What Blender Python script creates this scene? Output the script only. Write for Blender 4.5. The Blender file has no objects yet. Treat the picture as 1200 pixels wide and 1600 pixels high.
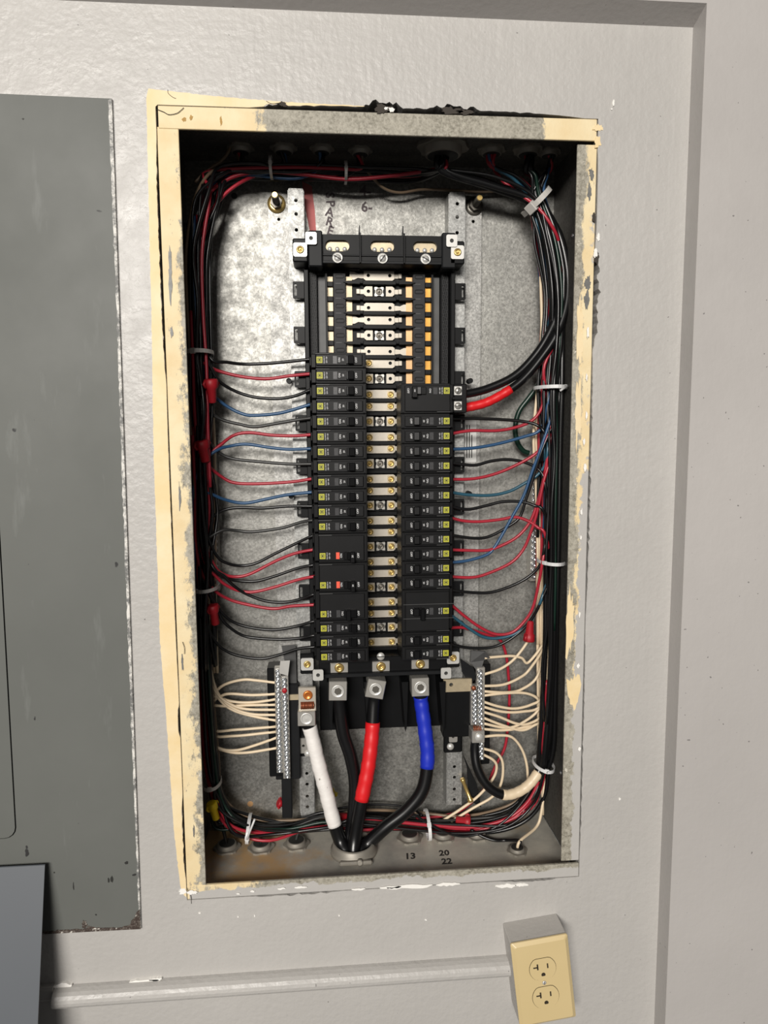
import bpy, bmesh, math, random
from mathutils import Vector, Matrix
from mathutils.noise import noise as pnoise
random.seed(7)

# ------------------------------------------------------------------ camera
scene = bpy.context.scene
COL = scene.collection
F_PX = 1110.0
CAM = Vector((-0.073, -0.8489, 0.1118))
YAW, PITCH, ROLL = 0.0841, 0.1106, 0.0063
def _rot():
    cy, sy = math.cos(YAW), math.sin(YAW); cp, sp = math.cos(PITCH), math.sin(PITCH)
    cr, sr = math.cos(ROLL), math.sin(ROLL)
    B = Matrix(((1, 0, 0), (0, 0, -1), (0, 1, 0)))
    Ry = Matrix(((cy, 0, -sy), (0, 1, 0), (sy, 0, cy)))
    Rp = Matrix(((1, 0, 0), (0, cp, -sp), (0, sp, cp)))
    Rr = Matrix(((cr, sr, 0), (-sr, cr, 0), (0, 0, 1)))
    return Rr @ Rp @ Ry @ B
RM = _rot()
cam_d = bpy.data.cameras.new('camera'); cam = bpy.data.objects.new('camera', cam_d); COL.objects.link(cam)
cam_d.sensor_fit = 'VERTICAL'; cam_d.sensor_height = 24; cam_d.sensor_width = 18
cam_d.lens = F_PX / 1600 * 24; cam_d.clip_start = 0.02
m3 = Matrix((RM[0], -RM[1], -RM[2])).transposed()
cam.matrix_world = Matrix.Translation(CAM) @ m3.to_4x4()
scene.camera = cam

# ------------------------------------------------------------------ light
scene.view_settings.view_transform = 'Standard'; scene.view_settings.look = 'None'
scene.view_settings.gamma = 1; scene.view_settings.use_curve_mapping = False
scene.view_settings.exposure = -0.1
w = bpy.data.worlds.new('room_light'); scene.world = w; w.use_nodes = True
w.node_tree.nodes['Background'].inputs[0].default_value = (1.0, 0.97, 0.94, 1)
w.node_tree.nodes['Background'].inputs[1].default_value = 0.10
def area(name, loc, target, sx, sy, power, col):
    d = bpy.data.lights.new(name, 'AREA'); d.shape = 'RECTANGLE'; d.size = sx; d.size_y = sy
    d.energy = power; d.color = col
    o = bpy.data.objects.new(name, d); COL.objects.link(o); o.location = loc
    o.rotation_euler = (Vector(target) - Vector(loc)).to_track_quat('-Z', 'Y').to_euler()
area('ceiling_lamp_main', (-1.35, -4.3, 1.3), (0, 0, -0.4), 1.8, 0.9, 195, (1, 0.955, 0.89))
area('ceiling_lamp_far', (-0.9, -5.6, 1.5), (0, 0, -0.6), 1.8, 0.9, 140, (1, 0.96, 0.91))

# ------------------------------------------------------------------ helpers (millimetres)
def U(px, py, Y):
    """photo pixel -> world point (mm) on the plane at depth Y (mm)"""
    d = RM.transposed() @ Vector(((px - 600) / F_PX, (py - 800) / F_PX, 1))
    t = (Y / 1000 - CAM.y) / d.y
    q = CAM + d * t
    return Vector((q.x * 1000, Y, q.z * 1000))
def UZ(px, py, Z):
    d = RM.transposed() @ Vector(((px - 600) / F_PX, (py - 800) / F_PX, 1))
    t = (Z / 1000 - CAM.z) / d.z
    q = CAM + d * t
    return Vector((q.x * 1000, q.y * 1000, Z))

class G:
    def __init__(s): s.bm = bmesh.new()
    def box(s, x0, x1, y0, y1, z0, z1, bev=0, rot=None, seg=1):
        vs = [s.bm.verts.new((x, y, z)) for x in (x0, x1) for y in (y0, y1) for z in (z0, z1)]
        if rot is not None:
            c = Vector(((x0+x1)/2, (y0+y1)/2, (z0+z1)/2))
            for v in vs: v.co = c + rot @ (v.co - c)
        F = [s.bm.faces.new([vs[i] for i in f]) for f in
             ((0,1,3,2), (4,6,7,5), (0,4,5,1), (2,3,7,6), (0,2,6,4), (1,5,7,3))]
        if bev > 0:
            es = list({e for f in F for e in f.edges})
            bmesh.ops.bevel(s.bm, geom=es, offset=bev, segments=seg, affect='EDGES', profile=.5)
        return s
    def cyl(s, p0, p1, r0, n=12, r1=None, cap=True, smooth=True):
        p0, p1 = Vector(p0), Vector(p1); r1 = r0 if r1 is None else r1
        ax = (p1 - p0).normalized(); u = ax.orthogonal().normalized(); v = ax.cross(u)
        A = []; B = []
        for i in range(n):
            a = 2*math.pi*(i+.5)/n; d = u*math.cos(a) + v*math.sin(a)
            A.append(s.bm.verts.new(p0 + d*r0)); B.append(s.bm.verts.new(p1 + d*r1))
        for i in range(n):
            f = s.bm.faces.new((A[i], A[(i+1) % n], B[(i+1) % n], B[i])); f.smooth = smooth
        if cap:
            s.bm.faces.new(A[::-1]); s.bm.faces.new(B)
        return s
    def lathe(s, o, ax, prof, n=16, smooth=True):
        """prof: (radius, distance along ax) pairs"""
        o = Vector(o); ax = Vector(ax).normalized(); u = ax.orthogonal().normalized(); v = ax.cross(u)
        rings = []
        for r, h in prof:
            rings.append([s.bm.verts.new(o + ax*h + (u*math.cos(2*math.pi*(i+.5)/n) + v*math.sin(2*math.pi*(i+.5)/n))*max(r, .001)) for i in range(n)])
        for a, b in zip(rings, rings[1:]):
            for i in range(n):
                f = s.bm.faces.new((a[i], a[(i+1) % n], b[(i+1) % n], b[i])); f.smooth = smooth
        s.bm.faces.new(rings[0][::-1]); s.bm.faces.new(rings[-1])
        return s
    def plate(s, outer, holes, y0, y1):
        """outline in x,z with real holes, from y0 (front) to y1"""
        t = bmesh.new(); loops = []
        for lp in [outer] + list(holes):
            vs = [t.verts.new((p[0], 0, p[1])) for p in lp]
            for i in range(len(vs)): t.edges.new((vs[i], vs[(i+1) % len(vs)]))
            loops.append(vs)
        bmesh.ops.triangle_fill(t, use_beauty=True, use_dissolve=False, edges=list(t.edges), normal=(0, -1, 0))
        t.verts.index_update(); t.verts.ensure_lookup_table()
        A = [s.bm.verts.new((v.co.x, y0, v.co.z)) for v in t.verts]
        Bk = [s.bm.verts.new((v.co.x, y1, v.co.z)) for v in t.verts]
        for f in t.faces:
            ix = [v.index for v in f.verts]
            if f.normal.y > 0: ix = ix[::-1]
            s.bm.faces.new([A[i] for i in ix]); s.bm.faces.new([Bk[i] for i in ix[::-1]])
        for vs in loops:
            ix = [v.index for v in vs]
            for i in range(len(ix)):
                a, b = ix[i], ix[(i+1) % len(ix)]
                s.bm.faces.new((A[a], A[b], Bk[b], Bk[a]))
        t.free(); return s
    def poly(s, pts, thick):
        """flat polygon of 3-D points thickened along +Y"""
        A = [s.bm.verts.new(p) for p in pts]; B = [s.bm.verts.new(Vector(p) + Vector((0, thick, 0))) for p in pts]
        s.bm.faces.new(A); s.bm.faces.new(B[::-1]); n = len(A)
        for i in range(n): s.bm.faces.new((A[i], B[i], B[(i+1) % n], A[(i+1) % n]))
        return s
    def tube(s, pts, r, n=8, cap=True, rf=None):
        pts = [Vector(p) for p in pts]
        t = [(pts[min(i+1, len(pts)-1)] - pts[max(i-1, 0)]).normalized() for i in range(len(pts))]
        u = t[0].orthogonal().normalized(); rings = []
        for i, p in enumerate(pts):
            if i: u = (u - t[i]*u.dot(t[i])).normalized()
            v = t[i].cross(u); rr = r if rf is None else r*rf(i/(len(pts)-1))
            rings.append([s.bm.verts.new(p + (u*math.cos(2*math.pi*k/n) + v*math.sin(2*math.pi*k/n))*rr) for k in range(n)])
        for a, b in zip(rings, rings[1:]):
            for k in range(n):
                f = s.bm.faces.new((a[k], a[(k+1) % n], b[(k+1) % n], b[k])); f.smooth = True
        if cap: s.bm.faces.new(rings[0][::-1]); s.bm.faces.new(rings[-1])
        return s
    def text(s, string, size, M, extr=.06, bold=0):
        """lettering, M maps text x,y (mm) to 3-D"""
        cu = bpy.data.curves.new('t', 'FONT'); cu.body = string; cu.size = size; cu.align_x = 'CENTER'; cu.align_y = 'CENTER'
        cu.resolution_u = 2; cu.extrude = extr; cu.offset = bold
        o = bpy.data.objects.new('t', cu); COL.objects.link(o)
        bpy.context.view_layer.update()
        me = bpy.data.meshes.new_from_object(o.evaluated_get(bpy.context.evaluated_depsgraph_get()))
        vs = [s.bm.verts.new(M @ v.co) for v in me.vertices]
        for p in me.polygons:
            try: s.bm.faces.new([vs[i] for i in p.vertices])
            except ValueError: pass
        bpy.data.objects.remove(o); bpy.data.curves.remove(cu); bpy.data.meshes.remove(me)
        return s
    def mesh(s, name, off=Vector((0, 0, 0)), recalc=True):
        if recalc: bmesh.ops.recalc_face_normals(s.bm, faces=s.bm.faces)
        for v in s.bm.verts: v.co = (v.co - off) * 0.001
        me = bpy.data.meshes.new(name); s.bm.to_mesh(me); s.bm.free(); return me

def circ(cx, cz, r, n=12, rz=None): return [(cx + r*math.cos(2*math.pi*i/n), cz + (rz or r)*math.sin(2*math.pi*i/n)) for i in range(n)]
def rrect(x0, x1, z0, z1, r, n=4):
    out = []
    for cx, cz, a0 in ((x1-r, z1-r, 0), (x0+r, z1-r, 90), (x0+r, z0+r, 180), (x1-r, z0+r, 270)):
        for k in range(n+1):
            a = math.radians(a0 + 90*k/n); out.append((cx + r*math.cos(a), cz + r*math.sin(a)))
    return out
def crom_early(P, k=4):
    Q = [P[0]*2-P[1]] + P + [P[-1]*2-P[-2]]; out = []
    for i in range(1, len(Q)-2):
        p0, p1, p2, p3 = Q[i-1:i+3]
        for j in range(k):
            t = j/k; out.append(.5*((2*p1) + (p2-p0)*t + (2*p0-5*p1+4*p2-p3)*t*t + (3*p1-p0-3*p2+p3)*t**3))
    return out + [P[-1]]
def rect(x0, x1, z0, z1): return [(x0, z0), (x1, z0), (x1, z1), (x0, z1)]

def empty(name, loc, label, cat, group=None, roty=0):
    o = bpy.data.objects.new(name, None); COL.objects.link(o); o.empty_display_size = .01
    o.location = Vector(loc) * .001; o.rotation_euler = (0, roty, 0)
    o['label'] = label; o['category'] = cat
    if group: o['group'] = group
    return o
def wloc(o):
    p = Vector((0, 0, 0))
    while o: p += Vector(o.location); o = o.parent
    return p * 1000
def part(name, g, mat, parent, label=None, local=False):
    """mesh of one part, built in world mm (or in the parent's frame when local)"""
    me = g.mesh(name, Vector((0, 0, 0)) if local else wloc(parent)); me.materials.append(mat)
    o = bpy.data.objects.new(name, me); COL.objects.link(o); o.parent = parent
    if label: o['label'] = label
    return o
def piece(name, me, parent, loc=(0, 0, 0), rot=(0, 0, 0)):
    """part from shared mesh data, loc in the parent's frame (mm)"""
    o = bpy.data.objects.new(name, me); COL.objects.link(o); o.parent = parent
    o.location = Vector(loc) * .001; o.rotation_euler = rot; return o
def shared(name, g, mat):
    me = g.mesh(name); me.materials.append(mat); return me
def single(name, g, mat, label, cat, group=None):
    lo = Vector([min(v.co[i] for v in g.bm.verts) for i in range(3)]); hi = Vector([max(v.co[i] for v in g.bm.verts) for i in range(3)])
    c = (lo + hi) / 2
    me = g.mesh(name, c); me.materials.append(mat)
    o = bpy.data.objects.new(name, me); COL.objects.link(o); o.location = c * .001
    o['label'] = label; o['category'] = cat
    if group: o['group'] = group
    return o
def struct(name, g, mat, label, parent=None):
    me = g.mesh(name); me.materials.append(mat)
    o = bpy.data.objects.new(name, me); COL.objects.link(o)
    if parent: o.parent = parent
    else: o['kind'] = 'structure'; o['label'] = label
    return o

# ------------------------------------------------------------------ materials
class NT:
    def __init__(s, name):
        s.m = bpy.data.materials.new(name); s.m.use_nodes = True; s.t = s.m.node_tree
        s.b = s.t.nodes['Principled BSDF']; s.geo = s.t.nodes.new('ShaderNodeNewGeometry')
        s.pos = s.geo.outputs['Position']
    def _set(s, sock, v):
        if hasattr(v, 'is_linked'): s.t.links.new(v, sock)
        elif isinstance(v, (tuple, list)) and len(v) == 3 and sock.type == 'RGBA': sock.default_value = (*v, 1)
        else: sock.default_value = v
    def noise(s, scale, detail=4, rough=.55, vec=None, stretch=None):
        n = s.t.nodes.new('ShaderNodeTexNoise'); n.inputs['Scale'].default_value = scale
        n.inputs['Detail'].default_value = detail; n.inputs['Roughness'].default_value = rough
        v = vec or s.pos
        if stretch:
            mp = s.t.nodes.new('ShaderNodeMapping'); mp.inputs['Scale'].default_value = stretch
            s.t.links.new(v, mp.inputs['Vector']); v = mp.outputs[0]
        s.t.links.new(v, n.inputs['Vector']); return n.outputs[0]
    def voro(s, scale, out='Color'):
        n = s.t.nodes.new('ShaderNodeTexVoronoi'); n.inputs['Scale'].default_value = scale
        s.t.links.new(s.pos, n.inputs['Vector']); return n.outputs[out]
    def xyz(s):
        n = s.t.nodes.new('ShaderNodeSeparateXYZ'); s.t.links.new(s.pos, n.inputs[0]); return n.outputs
    def math(s, op, a, b=0.0, clamp=False):
        n = s.t.nodes.new('ShaderNodeMath'); n.operation = op; n.use_clamp = clamp
        s._set(n.inputs[0], a); s._set(n.inputs[1], b); return n.outputs[0]
    def mr(s, v, a, b, c=0.0, d=1.0):
        n = s.t.nodes.new('ShaderNodeMapRange'); n.clamp = True
        s._set(n.inputs[0], v)
        for i, k in enumerate((a, b, c, d)): n.inputs[i+1].default_value = k
        return n.outputs[0]
    def mix(s, f, a, b):
        n = s.t.nodes.new('ShaderNodeMix'); n.data_type = 'RGBA'
        s._set(n.inputs[0], f); s._set(n.inputs[6], a); s._set(n.inputs[7], b); return n.outputs[2]
    def out(s, col, rough=.5, metal=0.0, bump=None, strength=.3, dist=.0005, spec=None):
        s._set(s.b.inputs['Base Color'], col); s._set(s.b.inputs['Roughness'], rough); s._set(s.b.inputs['Metallic'], metal)
        if spec is not None: s.b.inputs['Specular IOR Level'].default_value = spec
        if bump is not None:
            n = s.t.nodes.new('ShaderNodeBump'); n.inputs['Strength'].default_value = strength; n.inputs['Distance'].default_value = dist
            s.t.links.new(bump, n.inputs['Height']); s.t.links.new(n.outputs[0], s.b.inputs['Normal'])
        return s.m
def plain(name, col, rough=.5, metal=0.0, var=.12, scale=60, spec=None):
    n = NT(name); f = n.noise(scale, 3)
    a = tuple(c*(1-var) for c in col); b = tuple(min(1, c*(1+var)) for c in col)
    return n.out(n.mix(f, a, b), rough, metal, spec=spec)

GREY = (.455, .44, .42); CREAM = (.80, .62, .33)
def m_wall(name, base=GREY, peel=.6):
    n = NT(name)
    big = n.noise(3.5, 3); c = n.mix(n.mr(big, .3, .7), tuple(k*.95 for k in base), tuple(k*1.04 for k in base))
    speck = n.mr(n.noise(210, 1, .3),   .79, .81); c = n.mix(n.math('MULTIPLY', speck, .7), c, (.12, .11, .11))
    h = n.math('ADD', n.noise(150, 4, .5), n.math('MULTIPLY', n.noise(55, 2), .9))
    h = n.math('ADD', h, n.math('MULTIPLY', n.noise(120, 2, .5, stretch=(1, 1, .06)), .5))
    return n.out(c, n.mr(n.noise(40, 3), .3, .7, .36, .5), 0, h, peel, .0012)
M = {}
M['wall'] = m_wall('painted_wall')
M['wall_bump'] = m_wall('painted_pilaster', (.45, .43, .415), .22)
n = NT('cream_plaster'); f = n.noise(18, 5, .6); c = n.mix(n.mr(f, .35, .65), (.80, .62, .34), (.84, .70, .46))
c = n.mix(n.mr(n.noise(60, 4, .7), .68, .74), c, (.62, .44, .2))
M['cream'] = n.out(c, .6, 0, n.noise(90, 4), .4, .0008)
M['bare'] = plain('bare_steel_patch', (.17, .168, .16), .55, .3, .4, 200)
M['stain'] = plain('brown_stain', (.42, .25, .07), .7, 0, .3, 120)
M['white_chip'] = plain('white_plaster', (.85, .83, .79), .8)
M['dark_gap'] = plain('dark_gap_shade', (.05, .042, .035), .9)  # near-black that puts gap shade into the colour; also cracks and backing
def galv(name, base, rough, metal=.55, spangle=90, dirt=.35, dirtcol=(.12, .11, .10)):
    n = NT(name)
    v = n.voro(spangle); bw = n.t.nodes.new('ShaderNodeRGBToBW'); n.t.links.new(v, bw.inputs[0])
    c = n.mix(n.mr(bw.outputs[0], .1, .9), tuple(k*.93 for k in base), tuple(min(1, k*1.06) for k in base))
    c = n.mix(n.mr(n.noise(330, 4, .75), .40, .60), tuple(k*.56 for k in base), c)
    c = n.mix(n.math('MULTIPLY', n.mr(n.noise(24, 6, .75), .42, .68), .4), c, tuple(k*.5 for k in base))
    f = n.noise(9, 6, .68); c = n.mix(n.math('MULTIPLY', n.mr(f, .52, .74), dirt), c, dirtcol)
    f2 = n.noise(95, 5, .75); c = n.mix(n.math('MULTIPLY', n.mr(f2, .66, .72), .8), c, dirtcol)
    sc = n.mr(n.noise(60, 5, .75, stretch=(1, 1, .12)), .68, .72); c = n.mix(n.math('MULTIPLY', sc, .5), c, dirtcol)
    return n.out(c, n.mr(n.noise(60, 5, .7), .3, .7, rough-.1, rough+.16), metal, n.noise(220, 5, .7), .35, .0007)
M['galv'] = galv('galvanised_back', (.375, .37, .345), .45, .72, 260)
M['galv_shaded'] = galv('galvanised_side_shaded', (.14, .133, .12), .5, .4, 260)  # same steel darkened: shade inside the box put into the colour
n = NT('stained_floor_steel'); f = n.noise(7, 6, .65); z = n.xyz()
c = n.mix(n.mr(f, .38, .6), (.56, .53, .46), (.32, .31, .285))
rx = n.math('ADD', n.mr(z[0], -.05, -.2, -.1, .18), n.noise(11, 5, .6)); c = n.mix(n.mr(rx, .5, .66), c, (.52, .35, .18))
c = n.mix(n.mr(n.noise(110, 4, .7), .64, .72), c, (.4, .38, .34))
M['tub_floor'] = n.out(c, .55, .3, n.noise(120, 3), .3, .0006)
M['strip'] = galv('galvanised_strip', (.44, .435, .415), .47, .6, 320, .3, (.25, .25, .24))
M['rail'] = galv('galvanised_rail', (.45, .45, .435), .45, .6, 320, .25, (.25, .25, .24))
def flange(name, creamf, greyf=None):
    """bare galvanised steel with leftover cream paint (creamf) and grey wall paint (greyf); each maps x,y,z and noise to a mask"""
    n = NT(name); x = n.xyz()
    g = n.noise(240, 5, .75, stretch=(1, 1, 1)); c = n.mix(n.mr(g, .36, .62), (.17, .155, .12), (.40, .375, .31)); c = n.mix(n.math('MULTIPLY', n.mr(n.noise(20, 5, .7), .45, .65), .6), c, (.47, .44, .37))
    c = n.mix(n.mr(n.noise(70, 6, .8), .62, .66), c, (.64, .60, .52))
    nz = n.noise(38, 8, .78, stretch=(1, 1, .55))
    cf = n.mr(n.math('ADD', creamf(n, x), nz), .96, 1.03)
    cc = n.mix(n.mr(n.noise(22, 4), .35, .65), (.74, .58, .33), (.80, .68, .44))
    cc = n.mix(n.mr(n.noise(60, 6, .8, stretch=(1.5, 1, .5)), .63, .67), cc, (.30, .27, .22))
    c = n.mix(cf, c, cc)
    if greyf: c = n.mix(n.mr(n.math('ADD', greyf(n, x), n.noise(34, 6, .7)), .97, 1.02), c, GREY)
    return n.out(c, .6, 0, n.math('ADD', nz, n.math('MULTIPLY', n.noise(130, 4), .5)), .5, .0012)
M['fl_left'] = flange('flange_left_paint', lambda n, x: n.math('ADD', n.mr(x[0], -.252, -.229, .72, .40), n.mr(x[2], .1, .45, 0, .12)))
M['fl_top'] = flange('flange_top_paint', lambda n, x: n.math('ADD', n.math('MAXIMUM', n.mr(x[0], -.17, -.10, .75, 0), n.mr(x[0], .165, .20, 0, .6)), 0.12))
M['fl_right'] = flange('flange_right_paint', lambda n, x: n.math('MULTIPLY', n.mr(x[0], .229, .252, .26, .80), n.mr(x[2], -.28, -.24, 0, 1)),
                       lambda n, x: n.math('MULTIPLY', n.mr(x[0], .234, .25, .25, .8), n.mr(x[2], -.05, .12, 1, .5)))
M['fl_bot'] = flange('flange_bottom_paint', lambda n, x: n.math('ADD', n.mr(x[0], -.2, -.14, .45, .2), n.mr(x[2], -.468, -.45, 0, .14)),
                     lambda n, x: n.mr(x[2], -.450, -.466, .22, .9))
n = NT('grey_enamel'); f = n.noise(5, 5, .6); c = n.mix(n.mr(f, .3, .7), (.118, .123, .114), (.135, .14, .13))
c = n.mix(n.math('MULTIPLY', n.mr(n.noise(14, 5, .7, stretch=(1.6, 1, .35)), .60, .74), .35), c, (.24, .25, .24))
c = n.mix(n.mr(n.noise(65, 2, .4), .76, .78), c, (.03, .03, .03))
x = n.xyz()
rust = n.math('ADD', n.mr(x[2], -.487, -.5025, 0, .32), n.noise(75, 5, .7)); c = n.mix(n.mr(rust, .79, .82), c, (.075, .04, .03))
M['cover'] = n.out(c, n.mr(n.noise(8, 4), .3, .7, .5, .62), 0, n.noise(300, 2), .06, .0004, spec=.35)
n = NT('chipped_edge_paint'); M['chip_edge'] = n.out(n.mix(n.mr(n.noise(60, 5, .8), .42, .58), (.16, .16, .155), (.72, .70, .66)), .6)
n = NT('rusty_edge'); c = n.mix(n.mr(n.noise(260, 4, .8), .50, .56), (.045, .03, .024), (.12, .1, .085)); M['rust_edge'] = n.out(n.mix(n.mr(n.noise(150, 4, .8), .60, .63), c, (.6, .57, .52)), .8)
M['sheet'] = plain('blue_grey_sheet', (.09, .10, .114), .5, 0, .06, 6)
M['black'] = plain('black_plastic', (.0055, .0057, .0062), .42, 0, .2, spec=.16)
M['black2'] = plain('charcoal_plastic', (.0115, .012, .013), .45, 0, .2, spec=.16)
M['dplate'] = plain('dull_grey_plate', (.07, .07, .07), .5, .2, .4, 60)
M['bar'] = plain('grey_black_bar', (.026, .026, .028), .5, 0, .2, spec=.2)
M['link'] = plain('chain_link_plastic', (.022, .022, .023), .5, 0, .2, spec=.2)
M['brk'] = plain('breaker_case', (.0085, .0085, .009), .4, 0, .15, spec=.16)
M['brk_face'] = plain('breaker_face', (.0125, .0125, .013), .38, 0, .15, spec=.16)
M['handle'] = plain('breaker_handle', (.0035, .0035, .004), .3, spec=.3)
M['lime'] = plain('lime_print', (.46, .45, .035), .5)
M['ink'] = plain('black_ink', (.02, .02, .018), .6)
M['white_ink'] = plain('white_print', (.8, .8, .8), .5)
M['window'] = plain('smoky_window', (.055, .055, .057), .25, 0, .4, 400)
M['flag'] = plain('orange_red_flag', (.85, .10, .05), .5)
M['tin'] = plain('tinned_bus', (.50, .455, .385), .42, .35, .1, 300)
M['copper'] = plain('copper_bus', (.62, .38, .19), .35, .5, .25, 70)
M['amber'] = plain('amber_bus', (.72, .36, .06), .35, .35, .3, 90)
M['palebus'] = plain('pale_bus', (.48, .40, .27), .4, .4, .3, 90)
M['brass'] = plain('brass_screw', (.62, .44, .16), .3, .75, .2)
M['steel'] = plain('zinc_screw', (.66, .68, .70), .22, .85, .3, 500)
M['dsteel'] = plain('dark_steel_screw', (.24, .22, .19), .3, .7, .2)
M['bright'] = plain('bright_plate', (.64, .63, .60), .38, .4, .08)
M['lug'] = plain('aluminium_lug', (.52, .50, .46), .35, .65, .1)
M['lughole'] = plain('lug_socket', (.16, .15, .13), .4, .6)
M['orange'] = plain('orange_brass_screw', (.72, .22, .05), .3, .6)
M['strand'] = plain('copper_strands', (.30, .09, .04), .4, .5)
M['black_wire'] = plain('black_insulation', (.0045, .0045, .005), .3, 0, .2)
M['red_wire'] = plain('red_insulation', (.37, .018, .034), .35, 0, .1)
M['blue_wire'] = plain('blue_insulation', (.022, .075, .17), .35, 0, .1)
M['teal_wire'] = plain('teal_insulation', (.02, .085, .13), .35, 0, .1)
M['cream_wire'] = plain('cream_insulation', (.74, .60, .42), .4, 0, .08)
M['brown_wire'] = plain('brown_insulation', (.20, .14, .09), .4, 0, .1)
M['green_wire'] = plain('green_insulation', (.004, .022, .014), .35, 0, .1)
M['grey_wire'] = plain('grey_insulation', (.028, .028, .027), .36, 0, .1)
M['red_tape'] = plain('red_tape', (.68, .012, .016), .4, 0, .08)
M['blue_tape'] = plain('blue_tape', (.012, .03, .46), .38, 0, .08)
n = NT('white_tape'); M['white_tape'] = n.out(n.mix(n.mr(n.noise(55, 5, .8), .66, .72), (.80, .77, .74), (.3, .27, .25)), .5, 0, n.noise(90, 3, stretch=(1, 1, 2.5)), .5, .0012)
M['red_nut'] = plain('red_wire_nut', (.36, .008, .016), .5)
M['yellow_nut'] = plain('yellow_wire_nut', (.75, .55, .01), .4)
M['tie'] = plain('nylon_tie', (.52, .50, .47), .4, 0, .06)
M['white_tie'] = plain('white_nylon_tie', (.70, .70, .70), .4, 0, .06)
n = NT('ivory_plastic'); M['ivory'] = n.out(n.mix(n.noise(14, 3), (.60, .47, .24), (.66, .52, .28)), .35)
M['slot'] = plain('slot_dark', (.03, .022, .012), .6)
M['box_paint'] = m_wall('painted_steel_box', (.47, .45, .425), .3)
M['marker'] = plain('faded_marker', (.10, .08, .085), .7, .2)
M['red_mark'] = plain('red_marker_smear', (.42, .11, .105), .6, .2, .35, 45)
M['bushing'] = plain('dull_conduit_fitting', (.27, .25, .215), .5, .4, .3)
M['sticker'] = plain('paper_sticker', (.6, .6, .58), .6)

# ------------------------------------------------------------------ the setting
CX0, CX1, CZ0, CZ1 = -252, 252, -468, 474          # outer outline of the steel flange
def tri(t, a, b, h): return h*max(0, 1 - abs((t-(a+b)/2)/((b-a)/2))**4) if a < t < b else 0
def rag(t, s): return .5 + .9*pnoise(Vector((t*.11, s, 0))) + .5*pnoise(Vector((t*.33, s+7, 0)))
def gapL(z):
    g = tri(z, 170, 440, 2.6) + tri(z, -190, 165, 1.0) + tri(z, -255, -215, 2.4) + tri(z, -440, -330, 2.2)
    return .3 + max(0, g*(.55 + .6*rag(z, 1)))
def gapR(z):
    g = tri(z, 210, 330, 6.5)*max(0, rag(z, 2)+.3) + tri(z, 330, 440, 1.2) + tri(z, -120, 212, 2.4)*max(0, rag(z*1.6, 3)+.15) + tri(z, -440, -140, 1.6)*max(0, rag(z, 4)+.1)
    return .3 + g
def gapT(x):
    g = tri(x, -150, 235, 5.0)*(.85 + .25*rag(x, 5)) + tri(x, -22, 22, 10)*max(.2, rag(x*1.5, 6)) + tri(x, 50, 112, 7)*max(.1, rag(x, 8)) + tri(x, -132, -108, 6)*max(.1, rag(x, 9))
    return .3 + g
def gapB(x):
    return .3 + tri(x, -175, -60, 2.2)*max(0, rag(x, 10)+.1) + tri(x, 150, 225, 3)*max(0, rag(x, 11)+.2)
hole = []
N = 130
for i in range(N): x = CX0 + (CX1-CX0)*i/N; hole.append((x, CZ0 - gapB(x)))
N = 240
for i in range(N): z = CZ0 + (CZ1-CZ0)*i/N; hole.append((CX1 + gapR(z), z))
N = 130
for i in range(N): x = CX1 - (CX1-CX0)*i/N; hole.append((x, CZ1 + gapT(x)))
N = 240
for i in range(N): z = CZ1 - (CZ1-CZ0)*i/N; hole.append((CX0 - gapL(z), z))
STEPX, HEADZ = 362.5, 578
wall = struct('wall_back', G().plate(rect(-1300, STEPX+2, -1150, HEADZ+12), [hole], 0, 170), M['wall'], 'grey painted wall with the rough opening around the electrical box')
struct('wall_light_stop', G().box(-1300, 1000, 171, 190, -1150, 1100), M['dark_gap'], 'unseen dark backing added behind the wall to stop light leaking through the gap')  # added backing, keeps world light from showing through the gap
struct('wall_right', G().box(STEPX, 1000, -30, 168, -1150, 1100, .8), M['wall_bump'], 'grey painted wall section standing proud at the right')
g = G(); p = [(-1300, 40, HEADZ), (-1300, 0, HEADZ), (-1300, -29.5, HEADZ+10), (-1300, -29.5, 1100), (-1300, 40, 1100)]
A = [g.bm.verts.new(q) for q in p]; B = [g.bm.verts.new((STEPX, q[1], q[2])) for q in p]
g.bm.faces.new(A); g.bm.faces.new(B[::-1])
for i in range(5): g.bm.faces.new((A[i], B[i], B[(i+1) % 5], A[(i+1) % 5]))
struct('wall_top', g, M['wall_bump'], 'grey painted header with its shaded underside above the box')

# cream strip where the grey paint was cut away, left of and above the flange
def jag(pts, step=4, amp=.7, seed=0):
    out = []
    for (x0, z0), (x1, z1) in zip(pts, pts[1:]):
        L = math.hypot(x1-x0, z1-z0); k = max(1, int(L/step))
        for i in range(k):
            t = i/k; px, pz = x0+(x1-x0)*t, z0+(z1-z0)*t
            d = amp*pnoise(Vector((px*.21, pz*.21, seed))) + .5*amp*pnoise(Vector((px*.7, pz*.7, seed+3)))
            out.append((px - d*(z1-z0)/L, pz + d*(x1-x0)/L))
    out.append(pts[-1]); return out
def upx(*pp): return [(U(a, b, 0).x, U(a, b, 0).z) for a, b in pp]
outer = jag(upx((287, 1398), (282, 1385), (272, 1300), (262, 1150), (250, 1000), (245, 850), (240, 700), (237, 500), (232, 300), (229, 150), (232, 139), (330, 150), (450, 160), (570, 166)), 4, .8, 1)
inner = [(x, CZ1 + gapT(x) + .15) for x in range(-22, -252, -4)] + [(CX0 - gapL(z) - .15, z) for z in range(472, -466, -4)]
o = struct('cream_plaster', G().plate(outer + inner, [], -.5, 0), M['cream'], '', wall); o['label'] = 'cream plaster strip bared along the left and top of the opening'
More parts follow.
